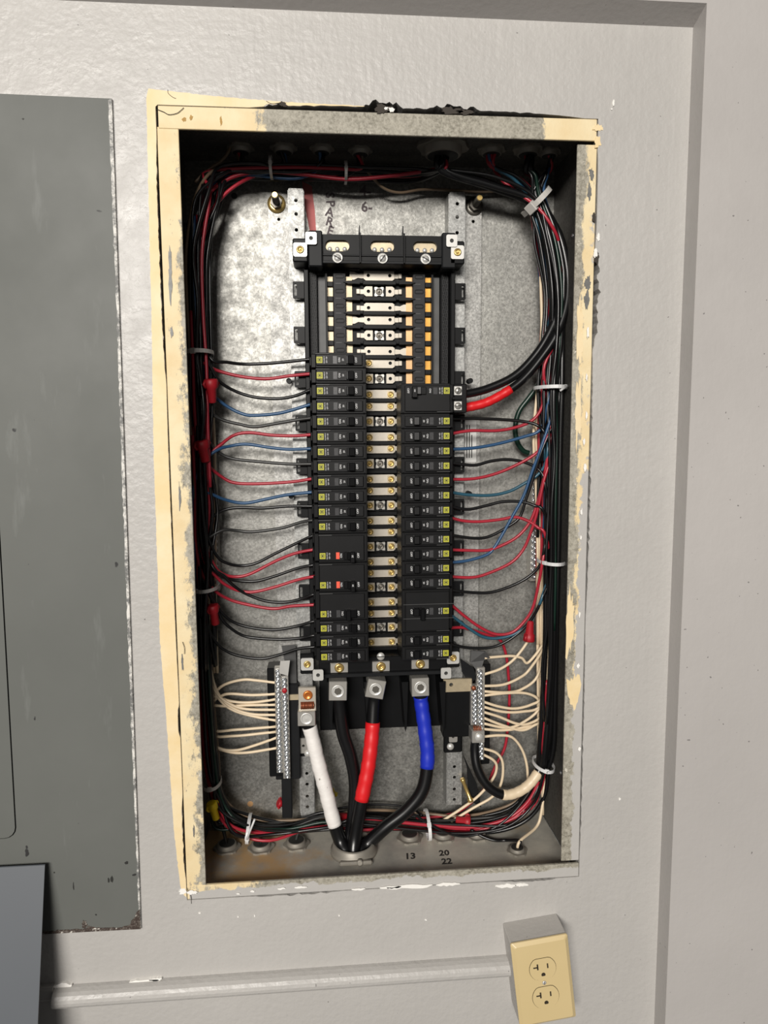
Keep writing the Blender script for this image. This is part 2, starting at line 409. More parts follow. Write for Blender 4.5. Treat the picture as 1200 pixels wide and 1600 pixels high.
# white chips and torn filler around the opening
def blob(cx, cz, rx, rz, seed, k=26):
    out = []
    for i in range(k):
        a = 2*math.pi*i/k; q = Vector((math.cos(a), math.sin(a), 0))
        f = 1 + .55*pnoise(q*1.3 + Vector((0, 0, seed))) + .5*pnoise(q*4.1 + Vector((0, 0, seed+9)))
        if rx > 3*rz: out.append((cx + rx*math.cos(a), cz + rz*math.sin(a)*f + rz*.8*pnoise(Vector((math.cos(a)*rx*.2, seed, 0)))))
        else: out.append((cx + rx*math.cos(a)*f, cz + rz*math.sin(a)*f))
    return out
for i, (px, py, rx, rz) in enumerate([(958, 162, 1.3, 3), (955, 171, 1, 1), (286, 1392, 5, 3.4), (300, 1394, 6, 2.6), (440, 1388, 5, 1.2), (470, 1386, 8, 1.4), (640, 1385, 30, 2.2),
        (700, 1381, 16, 1.8), (790, 1384, 14, 2.2), (815, 1382, 9, 2), (560, 1389, 9, 1.3), (610, 1386, 14, 1.6), (930, 395, 2.2, 5), (934, 372, 2, 4), (612, 172, 3, 2.4), (603, 170, 2, 1.6), (912, 690, 1.4, 4), (914, 730, 1.6, 5), (916, 650, 1.2, 5),
        (908, 800, 1.3, 4), (907, 840, 1.2, 3), (905, 960, 1.2, 4), (903, 1040, 1.8, 3), (905, 1170, 1.4, 2.6), (665, 1437, 1.2, 1), (395, 1392, 3, 1.4), (373, 1396, 2, 1), (918, 520, 1.2, 6), (916, 590, 1.1, 4), (530, 1430, .8, 1.4), (372, 1432, .9, .8), (968, 1248, 1.3, 1.6), (398, 1430, .7, 1.6), (312, 1426, 1.4, .9)]):
    c = U(px, py, 0)
    struct('plaster_chip', G().plate(blob(c.x, c.z, rx, rz, i*3.1), [], -1.4 if py < 1100 else -.9, 0), M['white_chip'], '', wall)
for i, (px, py, rx, rz) in enumerate([(935, 200, 6, 3.4), (934, 222, 4, 5.5)]):
    c = U(px, py, 0); struct('cream_patch', G().plate(blob(c.x, c.z, rx, rz, i*5+1), [], -.6, 0), M['cream'], '', wall)
for i, (px, py, rx, rz) in enumerate([(598, 171, 9, 4.5), (706, 173, 11, 4), (728, 176, 8, 3), (932, 400, 3, 8), (928, 340, 2, 5), (442, 163, 4, 2.6)]):
    c = U(px, py, 0)
    struct('gap_shade_patch', G().plate(blob(c.x, c.z, rx, rz, i*5.3+2), [], -.8, 1), M['dark_gap'], '', wall)  # dark patches painted for the shade in broken-out stretches of the gap
for pp in ([(246, 171), (256, 175), (264, 179), (276, 177), (283, 172), (287, 168)], [(262, 140), (263, 146), (270, 152), (275, 154)], [(416, 158), (424, 162), (436, 161)], [(285, 1003), (288, 1012), (288, 1022)], [(292, 1388), (298, 1400), (299, 1412)]):
    q = [U(a_, b_, -.6) for a_, b_ in pp]
    struct('crack', G().tube(crom_early(q), .35, 4), M['dark_gap'], '', wall)
# ------------------------------------------------------------------ neighbouring panel cover at the left
def RT(x, z, piv, ang): 
    c, s = math.cos(ang), math.sin(ang); return (piv[0]+(x-piv[0])*c-(z-piv[1])*s, piv[1]+(x-piv[0])*s+(z-piv[1])*c)
ANG = -0.0112; PIV = (-304, -12)
cov = empty('panel_cover', (-560, -1, -12), 'dark grey steel cover of the neighbouring panel, scuffed, rusty bottom edge', 'panel cover')
X0, X1, Z0, Z1 = -960, -304, -500, 478
dx = U(28, 1290, -3).x; dz = U(10, 1310, -3).z
R2 = lambda pts: [RT(x, z, PIV, ANG) for x, z in pts]
part('plate', G().plate(R2(rect(X0, X1, Z0, Z1)), [R2(rrect(-830, dx+2, dz-2, 300, 14))], -3.2, -.05), M['cover'], cov)
part('door', G().plate(R2(rrect(-828.5, dx+.7, dz-.7, 298, 13)), [], -4.0, -2), M['cover'], cov)
part('door_backing', G().plate(R2(rect(-850, dx+12, dz-12, 320)), [], -1.2, -.06), M['black'], cov)
part('chipped_edge', G().plate(R2(jag([(X1-1.6, Z0+4), (X1-3.2, 0), (X1-2.4, 250), (X1-3.4, Z1-2)], 6, 1.4, 3) + [(X1+.4, Z1), (X1+.4, Z0)]), [], -3.6, -.1), M['chip_edge'], cov, 'paint chipped white along the right edge')
part('rusty_edge', G().plate(R2(jag([(-440, Z0+2.2), (-380, Z0+4), (-330, Z0+3.2), (X1-14, Z0+5), (X1-4, Z0+22), (X1, Z0+26)], 3, 1.6, 5) + [(X1+.3, Z0-.4), (-440, Z0-.4)]), [], -3.7, -.1), M['rust_edge'], cov, 'rusted bottom edge')
for i, (px, py, rx, rz) in enumerate([(198, 1348, 2.3, 1.6), (175, 1373, 1.6, 3.5), (133, 1444, 3.5, 4), (140, 1450, 4, 3), (36, 186, 1, .9), (85, 1363, .9, .9), (150, 1429, 1, 1), (115, 1385, .7, 4), (170, 1375, 1.2, 2.5)]):
    c = U(px, py, -3); part('paint_chip', G().plate(blob(c.x, c.z, rx, rz, i*2.7), [], -3.6, -3), M['ink'] if i not in (2, 3) else M['rust_edge'], cov)
# blue-grey sheet leaning at the lower left
g = G(); T = (U(70, 1352, -14), U(59, 1600, -62)); ed = (T[1]-T[0]).normalized()
a = T[0]; b = T[0] + ed*620; lx = Vector((-420, 0, 1.5))
A = [g.bm.verts.new(q) for q in (a, b, b+lx, a+lx)]; nrm = Vector((0, .9, .3)).normalized()*1.5
B = [g.bm.verts.new(v.co + nrm) for v in A]
g.bm.faces.new(A); g.bm.faces.new(B[::-1])
for i in range(4): g.bm.faces.new((A[i], B[i], B[(i+1) % 4], A[(i+1) % 4]))
single('metal_sheet', g, M['sheet'], 'smooth blue-grey metal sheet leaning against the wall in the lower left corner', 'metal sheet')

# raceway and outlet
rw = empty('cable_raceway', (-130, 0, -590), 'grey painted surface cable raceway running along the wall to the outlet', 'raceway')
def extr_x(prof, x0, x1):
    g = G(); A = [g.bm.verts.new((x0, y, z)) for y, z in prof]; B = [g.bm.verts.new((x1, y, z)) for y, z in prof]
    g.bm.faces.new(A); g.bm.faces.new(B[::-1]); n = len(prof)
    for i in range(n): g.bm.faces.new((A[i], B[i], B[(i+1) % n], A[(i+1) % n]))
    return g
part('cover', extr_x([(0, -592), (-12, -592), (-15.5, -590.5), (-17.5, -587), (-18, -583), (-17, -579), (-14.5, -575.5), (-10.5, -573), (-5, -571.5), (0, -571)], U(82, 1560, -12).x, 160), M['wall'], rw)
part('base', extr_x([(0, -586), (-7, -586), (-9, -583), (-9, -571), (-7, -568), (0, -568)], -640, U(81, 1560, -12).x), M['wall'], rw)
for i, (px, py, rx, rz) in enumerate([(100, 1537, 11, 3.5), (120, 1541, 14, 1.6), (228, 1530, 20, 2.2), (244, 1527, 8, 1.5), (165, 1541, 10, .8)]):
    c = U(px, py, 0); part('torn_filler', G().plate(blob(c.x, c.z, rx, rz, i*4.4+1), [], -4, 0), M['white_chip'], rw)
OP = U(798, 1473, -40); ang = math.radians(6.9)
ob = empty('outlet_box', (OP.x+43, 0, OP.z-55), 'ivory duplex outlet on a tilted grey surface box at the raceway end', 'outlet', roty=-ang)
ox, oz = 36.5, 57.5
g = G(); g.box(-36.4, 36.4, -38, 1, -57, 57, 1.2); part('box', g, M['box_paint'], ob, local=True)
# chamfered cover plate
g = G(); out_ = rrect(-36.8, 36.8, -58, 58, 2.5); inn = rrect(-32.5, 32.5, -53.7, 53.7, 2.5)
L0 = [g.bm.verts.new((x, -38, z)) for x, z in out_]; L1 = [g.bm.verts.new((x, -40, z)) for x, z in out_]; L2 = [g.bm.verts.new((x, -43, z)) for x, z in inn]
nn = len(L0)
for P_, Q_ in ((L0, L1), (L1, L2)):
    for i in range(nn): g.bm.faces.new((P_[i], P_[(i+1) % nn], Q_[(i+1) % nn], Q_[i]))
g.bm.faces.new(L2); g.bm.faces.new(L0[::-1]); part('cover_plate', g, M['ivory'], ob, local=True)
def duplex(cz, r=17, flat=14.2, k=28):
    return [(r*math.cos(a), cz + max(-flat, min(flat, r*1.0*math.sin(a)))) for a in [2*math.pi*i/k for i in range(k)]]
for cz in (19.5, -19.5):
    part('receptacle_gap', G().plate(duplex(cz, 17.5, 14.7), [], -43.15, -42.5), M['slot'], ob, local=True)
    rc = part('receptacle', G().plate(duplex(cz), [], -43.7, -42.6), M['ivory'], ob, local=True)
    g = G(); y0, y1 = -43.85, -43
    g.box(-7.4, -5.4, y0, y1, cz-.5, cz+7.5); g.box(-12, -7.0, y0, y1, cz+2.2, cz+4.0); g.box(5.6, 7.4, y0, y1, cz, cz+6.5)
    part('slots', g, M['slot'], rc, local=True)
    part('ground_hole', G().plate([(2.7*math.cos(a), cz-8 + max(-1.8, 2.9*math.sin(a))) for a in [2*math.pi*i/16 for i in range(16)]], [], y0, y1), M['slot'], rc, local=True)
g = G(); g.lathe((0, -43.2, 0), (0, -1, 0), [(2.6, 0), (2.6, .5), (1.6, 1.0), (.1, 1.1)], 14); sc = part('screw', g, M['bright'], ob, local=True)
part('screw_slot', G().box(-.35, .35, -44.45, -44.1, -2, 2), M['slot'], sc, local=True)

# ------------------------------------------------------------------ steel tub
tub = empty('electrical_box', (0, 0, CZ0), 'open galvanised steel electrical box set in the grey wall', 'electrical box')
TX, TZ0, TZ1, TY = 251, -466, 472, 150
part('back_plate', G().box(-TX, TX, TY, TY+2, TZ0, TZ1), M['galv'], tub)
part('side_wall', G().box(-TX, -TX+1.6, 5, TY, TZ0, TZ1), M['galv_shaded'], tub)
part('side_wall', G().box(TX-1.6, TX, 5, TY, TZ0, TZ1), M['galv_shaded'], tub)
part('top_wall', G().box(-TX+1.6, TX-1.6, 5, TY, TZ1-1.6, TZ1), M['galv_shaded'], tub)
fl = part('bottom_wall', G().box(-TX+1.6, TX-1.6, 5, TY, TZ0, TZ0+1.6), M['tub_floor'], tub)
OW, OH = 228.5, 450
part('flange', G().box(CX0, -OW, 1.5, 4.5, CZ0, 452, .6), M['fl_left'], tub, 'left lip, cream paint worn to bare steel')
part('flange', G().box(OW, CX1, 1.5, 4.5, CZ0+22, 446, .6), M['fl_right'], tub, 'right lip, patchy cream and bare steel')
part('flange', G().box(CX0+2, CX1-1, .6, 4.6, OH, CZ1, .6), M['fl_top'], tub, 'top lip, mostly bare steel')
part('flange', G().box(CX0+3, CX1, .8, 4.7, CZ0, -OH, .6), M['fl_bot'], tub, 'bottom lip, grey and cream paint flaking')
FP = lambda px, py, rx, rz, sd: G().plate(blob(U(px, py, 1.4).x, U(px, py, 1.4).z, rx, rz, sd), [], .9, 1.6)
for i, (px, py, rx, rz) in enumerate([(267, 432, 2.2, 26), (268, 520, 1.6, 6), (281, 776, 1.5, 14), (924, 271, 3, 6), (921, 300, 2.2, 9), (918, 443, 4, 6.5), (916, 469, 3.4, 9), (285, 1035, 1.2, 9), (303, 1300, 1, 8)]):
    part('bare_patch', FP(px, py, rx, rz, i*3.7+.5), M['bare'], tub)
for i, (px, py, rx, rz) in enumerate([(890, 972, 5.5, 40), (896, 1078, 8, 24), (906, 520, 4, 40), (903, 640, 4.5, 45)]):
    part('cream_patch', FP(px, py, rx, rz, i*2.9+8), M['cream'], tub)
for i, (px, py, rx, rz) in enumerate([(288, 187, 2.6, 1.8), (299, 184, 1.6, 2.4), (345, 190, 1.2, 5)]):
    part('stain', G().plate(blob(U(px, py, .5).x, U(px, py, .5).z, rx, rz, i*2.2), [], .3, .8), M['stain'], tub)
part('weld_seam', G().tube([(249, 20, -464), (249, 149, -464)], .7, 5), M['steel'], tub)
for px, py in ((391, 1256), (366, 306)):
    c = U(px, py, TY); part('hole', G().cyl((c.x, TY-.3, c.z), (c.x, TY+1, c.z), 4.2 if py > 1000 else 4, 16), M['copper'] if py > 1000 else M['ink'], tub)
for px, py in ((860, 1208), (882, 368)):
    c = U(px, py, 70); part('rivet', G().lathe((249.4, c.y, c.z), (-1, 0, 0), [(3, 0), (2.6, 1), (.5, 1.8)], 10), M['steel'], tub)
# handwriting on the steel
def MT(c, rot=0, sx=1):
    c = Vector(c); R_ = Matrix.Rotation(rot, 3, 'Y')
    bx, bz = R_ @ Vector((sx, 0, 0)), R_ @ Vector((0, 0, 1))
    m = Matrix(((bx.x, bz.x, 0, c.x), (bx.y, bz.y, -1, c.y), (bx.z, bz.z, 0, c.z), (0, 0, 0, 1))); return m
for s_, px, py, sz, rot in (('S', 515, 305, 13, 1.5), ('P', 516, 318, 13, 1.5), ('A', 515, 332, 13, .2), ('R', 515, 347, 13, .3), ('E', 516, 361, 13, .3), ('4-', 571, 299, 15, 0), ('6-', 573, 324, 15, 0)):
    c = U(px, py, TY-.15); part('handwriting', G().text(s_, sz*1.25, MT(c, rot), bold=.45), M['marker'], tub)
for s_, px, py, sz in (('13', 641, 1338, 13), ('20', 694, 1333, 12), ('22', 698, 1346, 12)):
    c = UZ(px, py, TZ0+1.7); m = Matrix(((1, .1, 0, c.x), (0, 1.2, 0, c.y), (0, 0, 1, c.z), (0, 0, 0, 1))); part('handwriting', G().text(s_, sz*1.2, m, bold=.5), M['ink'], tub)
g = G(); g.poly([U(a_, b_, TY-.2) for a_, b_ in ((472, 283), (487, 291), (492, 330), (494, 362), (484, 362), (478, 330), (474, 305))], .2); part('red_smear', g, M['red_mark'], tub, 'smear of red marker')
# conduit fittings in the top and bottom of the box
def bushing(px, py, top, r, nut=True):
    Z = TZ1-1.6 if top else TZ0+1.6; c = UZ(px, py, Z); d = -1 if top else 1
    g = G(); g.lathe(c, (0, 0, d), [(r*1.28, 0), (r*1.28, r*.16), (r*1.05, r*.2), (r, r*.55), (r*.9, r*.6)], 24 if r > 12 else 16)
    b_ = part('conduit_bushing', g, M['bushing'], tub)
    g = G(); 
    ring = [(c.x + r*(1.45 if i % 4 < 2 else 1.3)*math.cos(2*math.pi*i/24), c.y + r*(1.45 if i % 4 < 2 else 1.3)*math.sin(2*math.pi*i/24)) for i in range(24)]
    A = [g.bm.verts.new((x, y, Z)) for x, y in ring]; B = [g.bm.verts.new((x, y, Z + d*r*.2)) for x, y in ring]
    g.bm.faces.new(A); g.bm.faces.new(B)
    for i in range(24): g.bm.faces.new((A[i], A[(i+1) % 24], B[(i+1) % 24], B[i]))
    part('locknut', g, M['bushing'], b_)
    part('mouth', G().cyl((c.x, c.y, Z + d*r*.5), (c.x, c.y, Z + d*(r*.62)), r*.84, 20), M['ink'], b_)
    return Vector((c.x, c.y, Z + d*r*.6))
BT = {k: bushing(k, y, True, r) for k, y, r in ((376, 230, 12), (443, 230, 12), (503, 231, 11), (563, 234, 11), (692, 226, 23), (768, 232, 13), (825, 232, 14), (858, 236, 11))}
def ring_bushing(px, py, r):
    Z = TZ0+1.6; c = UZ(px, py, Z)
    b_ = part('conduit_bushing', G().lathe(c, (0, 0, 1), [(r*1.22, 0), (r*1.22, 5), (r*1.12, 6.5), (r*1.1, 13), (r*1.02, 15), (r*.95, 14), (r*.93, 4), (r*.92, .5)], 32), M['bushing'], tub)
    part('mouth', G().cyl((c.x, c.y, Z+.2), (c.x, c.y, Z+.9), r*.92, 24), M['ink'], b_)
    a0 = c + Vector((r*.25, -r*1.2, 4)); part('clamp_screw', G().lathe(a0, (0, -1, .2), [(4.5, 0), (4.5, 4), (3, 5)], 8), M['bushing'], b_)
    part('clamp_band', G().box(c.x-r*.8, c.x+r*.9, c.y-r*1.35, c.y-r*1.08, Z, Z+6, 2), M['bushing'], b_)
    return c
BM = ring_bushing(553, 1330, 26.5)
BB = {k: bushing(k, y, False, r) for k, y, r in ((355, 1325, 13), (408, 1325, 13), (463, 1320, 13), (640, 1310, 13), (692, 1307, 13), (745, 1306, 12), (808, 1330, 10))}

# ------------------------------------------------------------------ panelboard interior
inn_ = empty('panelboard_interior', (4, 140, -190), 'black panelboard interior with tinned bus straps on two steel rails', 'panelboard')
XC = 4.0
def rowz(i): return 203 - 19.05*(i-6)
# back strips and hat rails
for sx, a, b in ((-1, -141, -114), (1, 123, 146)):
    c = U(433, 318, 146) if sx < 0 else U(741, 322, 146)
    st = part('mounting_strip', G().plate(rrect(a, b, -300, 416, 5), [circ((a+b)/2, c.z-22, 2.2, 10)], 140, 142.5), M['strip'], inn_)
for sx in (-1, 1):
    x0, x1 = (-113.5, -94) if sx < 0 else (98, 119)
    hs = [circ((x0+x1)/2, z, 2.4, 10) for z in (413, 396, 376, -368, -384, -402, -418)]
    rl = part('rail', G().plate(rrect(x0, x1, -431 if sx < 0 else -426, 428, 2), hs, 119, 121), M['rail'], inn_)
    xs = x0 if sx < 0 else x1
    part('rail_web', G().box(xs-.8, xs+.8, 121, 149.5, -428, 426), M['rail'], rl)
    xs = x1 if sx < 0 else x0
    part('rail_web', G().box(xs-.8, xs+.8, 121, 149.5, -428, 426), M['rail'], rl)
# black base tray
part('base_tray', G().box(-92, 101, 128, 134, -196, 322, 1), M['black'], inn_)
part('centre_spine', G().box(-36, 44, 124, 128, -190, 326, .5), M['black'], inn_)
for sx in (-1, 1):
    mx = lambda a: XC + sx*a
    def sb(g, a, b, y0, y1, z0, z1, bev=0):
        p, q = sorted((mx(a), mx(b))); return g.box(p, q, y0, y1, z0, z1, bev)
    part('outer_wall', sb(G(), 93, 99, 100, 134, -196, 322, .8), M['black'], inn_)
    part('dark_plate', sb(G(), 71, 81, 121, 124, -190, 318), M['dplate'], inn_)
    part('inner_wall', sb(G(), 69, 71.5, 112, 130, -190, 320), M['black'], inn_)
    # bus strip seen through windows: one bus plate behind, black bars in front
    ob_ = part('bus_bar', sb(G(), 61.5, 69, 122, 126, -185, 318), M['palebus'] if sx < 0 else M['amber'], inn_)
    ib_ = part('bus_bar', sb(G(), 36, 44, 121, 125, 190 if sx < 0 else 150, 318), M['palebus'] if sx < 0 else M['copper'], inn_)
    part('oval_bar', sb(G(), 44.5, 61, 114, 128, -190, 321, .8), M['bar'], inn_)
    ov = shared('oval_boss', G().plate(rrect(-6, 6, -2.8, 2.8, 2.2), [rrect(-5, 5, -1.8, 1.8, 1.6)], -1.2, .1), M['black'])
    tick = shared('tick_mark', G().box(-5.5, 2, -.25, .05, -.35, .35), M['dplate'])
    wb = shared('window_bar', G().box(-3.9, 3.9, -4, 2, -3.1, 3.1, .4), M['black'])
    link = shared('chain_link', G().plate([(0, 5.2), (-1.6, 3), (-1.6, -3), (0, -5.2), (1.6, -3), (1.6, 3)], [[(0, 3.2), (-.6, 2), (-.6, -2), (0, -3.2), (.6, -2), (.6, 2)]], -1, .5), M['link'])
    cw = part('chain_strip', sb(G(), 82, 92.5, 113, 130, -192, 321, .6), M['black'], inn_)
    last = 9
    for i in range(last):
        z = rowz(i)
        piece('oval_boss', ov, inn_, Vector((mx(52.7), 114, z)) - wloc(inn_))
        if i < last-1: piece('tick_mark', tick, inn_, Vector((mx(52.7), 114, z-9.5)) - wloc(inn_))
        piece('window_bar', wb, inn_, Vector((mx(65.2), 121, z+9.5)) - wloc(inn_))
        for k in range(2):
            for dx_ in (-2, 2):
                piece('chain_link', link, inn_, Vector((mx(87.3)+dx_, 112.9, z + (4.8 if k else -4.8) + dx_*1.1)) - wloc(inn_))
    # loop clips on the outer side every three rows
    hx = (-6.6, -3.4) if sx < 0 else (3.4, 6.6)
    clip = G().plate(rrect(-8.5, 8.5, -10.5, 10.5, 1.5), [rrect(hx[0], hx[1], -7.6, 7.6, .8)], 0, 6)
    cm = shared('loop_clip', clip, M['black'])
    for i in range(1, 27, 3):
        piece('loop_clip', cm, inn_, Vector((mx(105), 104, rowz(i)-1)) - wloc(inn_))
    peg = shared('peg', G().cyl((0, 0, 0), (0, 14, 0), 3.6, 10), M['black'])
    for i in (7, 15): piece('peg', peg, inn_, Vector((mx(121), 104, rowz(i)-3)) - wloc(inn_))
# separators between the bus straps
sep = shared('separator_fin', G().box(-43, 43, 0, 14, -.8, .8, .3).box(-22, 22, -1.5, 12, -2.6, 2.6, .5), M['black'])
sepT = shared('separator_blade', G().plate([(-48, 0), (-42, 1.6), (-26, 2.2), (-26, -2.2), (-42, -1.6)], [], -1, 8), M['black'])
for i in range(-1, 27):
    z = rowz(i) - 9.5 + (1.5, -.4, .4)[i % 3]
    piece('separator_fin', sep, inn_, Vector((XC, 114.5, z)) - wloc(inn_))
    for k_ in (0, math.pi): piece('separator_blade', sepT, inn_, Vector((XC, 112.5, z)) - wloc(inn_), (0, k_, 0))
# bus straps
def strap_outline(longs):
    x, h, nn2 = 20.2, 6.4, 4.6
    o = [(-x, -nn2), (-x+2.6, -h), (x-2.6, -h), (x, -nn2), (x, nn2), (x-2.6, h), (-x+2.6, h), (-x, nn2)]
    return o
hol = [circ(-14.3, 0, 2.3, 12), circ(14.3, 0, 2.3, 12)]
strap = shared('strap', G().plate(strap_outline(0), hol, 0, 3), M['tin'])
tabs = G().plate([(-20.2, -4.2), (-17.5, -6.4), (-9, -6.4), (-9, 6.4), (-17.5, 6.4), (-20.2, 4.2)], hol[:1], 0, 3).plate([(20.2, -4.2), (20.2, 4.2), (17.5, 6.4), (9, 6.4), (9, -6.4), (17.5, -6.4)], hol[1:], 0, 3)
strap2 = shared('strap', tabs, M['tin'])
g = G(); g.plate([(20, -3.2), (23, -3.2), (28, -2.6), (33, -5), (39, -5.2), (39, 5.2), (33, 5), (28, 2.6), (23, 3.2), (20, 3.2)], [], 3, 5); tongL = shared('tongue', g, M['tin'])
g = G(); g.box(20, 30, 3, 5, -3, 3).box(25.5, 30.5, .8, 4, -3.4, 3.4, .6); tongS = shared('tongue', g, M['tin'])
screw = shared('screw', G().lathe((0, 0, 0), (0, -1, 0), [(4.2, -2), (4.2, 0), (3.5, 1), (2.6, 1.2), (2.4, .3), (1.2, .2), (.8, 1), (.1, 1.1)], 14), M['brass'])
wshr = shared('square_washer', G().plate(rrect(-4.8, 4.8, -4.8, 4.8, .8), [], -.8, .2), M['palebus'])
screwS = shared('screw', G().lathe((0, 0, 0), (0, -1, 0), [(4.6, -3), (4.6, 0), (3.8, 1.2), (3, 1.3), (2.8, .2), (1.3, .1), (1.1, 1), (.1, 1.1)], 14), M['dsteel'])
sqn = shared('square_nut', G().plate([(-6, -6), (-2.5, -6), (-2, -5), (2, -5), (2.5, -6), (6, -6), (6, -2.5), (5.2, -2), (5.2, 2), (6, 2.5), (6, 6), (2.5, 6), (2, 5), (-2, 5), (-2.5, 6), (-6, 6), (-6, 2.5), (-5.2, 2), (-5.2, -2), (-6, -2.5)], [circ(0, 0, 4.7, 14)], -.5, 3), M['lug'])
base_c = shared('strap_floor', G().box(-27, 27, 5.2, 7, -8, 8), M['black'])
for i in range(27):
    kind = i % 3; z = rowz(i) + (2.2, .8, -1.5)[kind]
    cpos = Vector((XC, 119, z)) - wloc(inn_)
    st = piece('bus_strap', strap2 if kind == 1 else strap, inn_, cpos)
    if kind == 1:
        piece('square_nut', sqn, st, (0, 2, 0)); piece('screw', screwS, st, (0, 1, 0))
    piece('tongue', tongL if kind == 2 else tongS, st, (0, 0, 0))
    t_ = piece('tongue', tongL if kind == 0 else tongS, st, (0, 0, 0), (0, math.pi, 0))
    for sx, first in ((-1, 6), (1, 8)):
        if i >= first:
            piece('square_washer', wshr, st, (sx*14.3, -.3, 0)); piece('screw', screw, st, (sx*14.6, -1.4, 0))
# head block with three windows
HY = 88; KH = (849+HY)/(849+66)
hz = lambda z: 111.8 + (z-111.8)*KH
hx_ = lambda x: -73 + (x+73)*KH
Z0h, Z1h = hz(321.5), hz(357); HXL, HXR = hx_(-87), hx_(95); WX = [hx_(XC+d) for d in (-56, 0, 54)]
wins = [rrect(x-15.3, x+15.3, hz(337), hz(350.5), 6.5, 5) for x in WX]
hb = part('head_block', G().plate(rect(HXL, HXR, Z0h, Z1h), wins, HY, 104), M['black'], inn_)
part('head_back', G().box(HXL, HXR, 104, 128, Z0h, Z1h, .5), M['black'], hb)
part('head_lip', G().box(HXL+17, HXR-17, HY-4, HY+1, Z0h, Z0h+3.5, .6), M['black2'], hb)
part('head_ledge', G().box(HXL+17, HXR-17, HY-2, HY+2, hz(331), hz(333), .4), M['black2'], hb)
for x in (HXL-1, HXR-17): part('head_cheek', G().box(x, x+18, HY-6, 120, hz(317), hz(360), 1.5), M['black2'], hb)
for x in (hx_(-24), hx_(31)):
    part('divider', G().box(x-1, x+1, HY-7, HY+4, hz(322), hz(358), .3), M['black'], hb)
    part('spike', G().plate([(x-1.6, Z1h-1), (x+1, Z1h-1), (x+1, Z1h+14), (x, Z1h+15)], [], 98, 101), M['black'], hb)
for x in WX:
    pl = part('window_plate', G().box(x-16, x+16, 94, 104.5, hz(335), hz(352)), M['palebus'], hb)
    for k in (-9.5, 0, 9.5): part('stud', G().lathe((x+k, 94, hz(340.5)), (0, -1, 0), [(3, 0), (2.8, 2.4), (.5, 3)], 12), M['bright'], pl)
    sc = part('slotted_screw', G().lathe((x, HY-3.6, hz(328)), (0, -1, 0), [(6.5, -4), (6.5, 1.6), (5.7, 1.8), (5.4, .7), (4.7, .8), (4.5, 2), (.2, 2.3)], 20), M['bright'], hb)
    part('slot', G().box(x-5, x+5, HY-6.3, HY-5.4, hz(328)-.7, hz(328)+.7, rot=Matrix.Rotation(random.choice((-.9, .5, -.8)), 3, 'Y')), M['ink'], sc)
def tab(px, py, Y, w=14, h=15, rot=0):
    c = U(px, py, Y); t = part('mounting_tab', G().plate(rrect(c.x-w/2, c.x+w/2, c.z-h/2, c.z+h/2, 2.2), [circ(c.x, c.z, 2.6, 12)], Y, Y+2), M['bright'], inn_)
    part('tab_hole', G().cyl((c.x, Y+2, c.z), (c.x, Y+4, c.z), 3.2, 10), M['ink'], t)
def ear(px, py, Y, w=17, h=17, brass=True):
    c = U(px, py, Y); e = part('mounting_ear', G().plate(rrect(c.x-w/2, c.x+w/2, c.z-h/2, c.z+h/2, 2.4), [], Y, Y+2), M['bright'], inn_)
    part('ear_block', G().box(c.x-w/2-1, c.x+w/2+1, Y+2, 125, c.z-h/2-6, c.z+h/2+6, 1.5), M['black'], e)
    part('screw', G().lathe((c.x, Y, c.z), (0, -1, 0), [(5, 0), (4.6, 1.6), (2.8, 2), (2.6, .8), (.8, .7), (.5, 1.8), (.1, 1.8)], 14), M['brass'], e)
tab(486, 372, 78); tab(706, 376, 78); tab(497, 1055, 72); tab(697, 1052, 72)
ear(469, 390, 80); ear(715, 394, 80); ear(480, 1038, 90); ear(708, 1028, 90)
# foot of the interior: three phase pads, trough and lugs
part('foot_block', G().box(-84, 92, 92, 130, -216, -192, 1), M['black'], inn_)
part('foot_lip', G().box(-84, 92, 84, 94, -217, -212, .6), M['black2'], inn_)
part('trough_plate', G().box(-84, 92, 134, 140, -312, -205, 1), M['black'], inn_)
for px, py in ((530, 1042), (595, 1040), (656, 1036)):
    c = U(px, py, 92); pd = part('phase_pad', G().box(c.x-12, c.x+12, 88, 92, c.z-7, c.z+7, .5), M['lug'], inn_)
    part('screw', G().lathe((c.x, 88, c.z), (0, -1, 0), [(6.6, 0), (6.2, 2), (2.6, 2.6), (2.4, 1.2), (.1, 1.1)], 16), M['brass'], pd)
c = U(595, 1026, 90); sc = part('slotted_screw', G().lathe((c.x, 92, c.z), (0, -1, 0), [(5.5, 0), (5.2, 2), (.2, 2.4)], 16), M['bright'], inn_)
part('slot', G().box(c.x-5, c.x+5, 89.3, 90, c.z-.6, c.z+.6), M['ink'], sc)
for px in (513, 570, 628, 686):
    a_ = U(px, 1060, 110); b_ = U(px+3, 1130, 110)
    part('barrier_fin', G().plate([(a_.x-2, a_.z), (a_.x+7, a_.z), (b_.x+2.5, b_.z), (b_.x+.5, b_.z-6)], [], 95, 136), M['black'], inn_)
LUGY = 84
def lug(px, py, w, h, rot):
    c = U(px, py, LUGY); R_ = Matrix.Rotation(rot, 3, 'Y')
    l = part('cable_lug', G().box(c.x-w/2, c.x+w/2, LUGY, LUGY+28, c.z-h/2, c.z+h/2, .8, rot=R_), M['lug'], inn_)
    part('set_screw', G().lathe((c.x, LUGY-.2, c.z), (0, -1, 0), [(9, 0), (8.6, 1.1), (7.4, 1.2), (6.4, .2)], 24), M['bright'], l)
    part('hex_socket', G().cyl((c.x, LUGY-.9, c.z), (c.x, LUGY, c.z), 5.2, 6, smooth=False), M['lughole'], l)
    part('tongue_bar', G().box(c.x-9, c.x+9, LUGY+22, LUGY+26, c.z, c.z+38, .5), M['lug'], l)
    return c
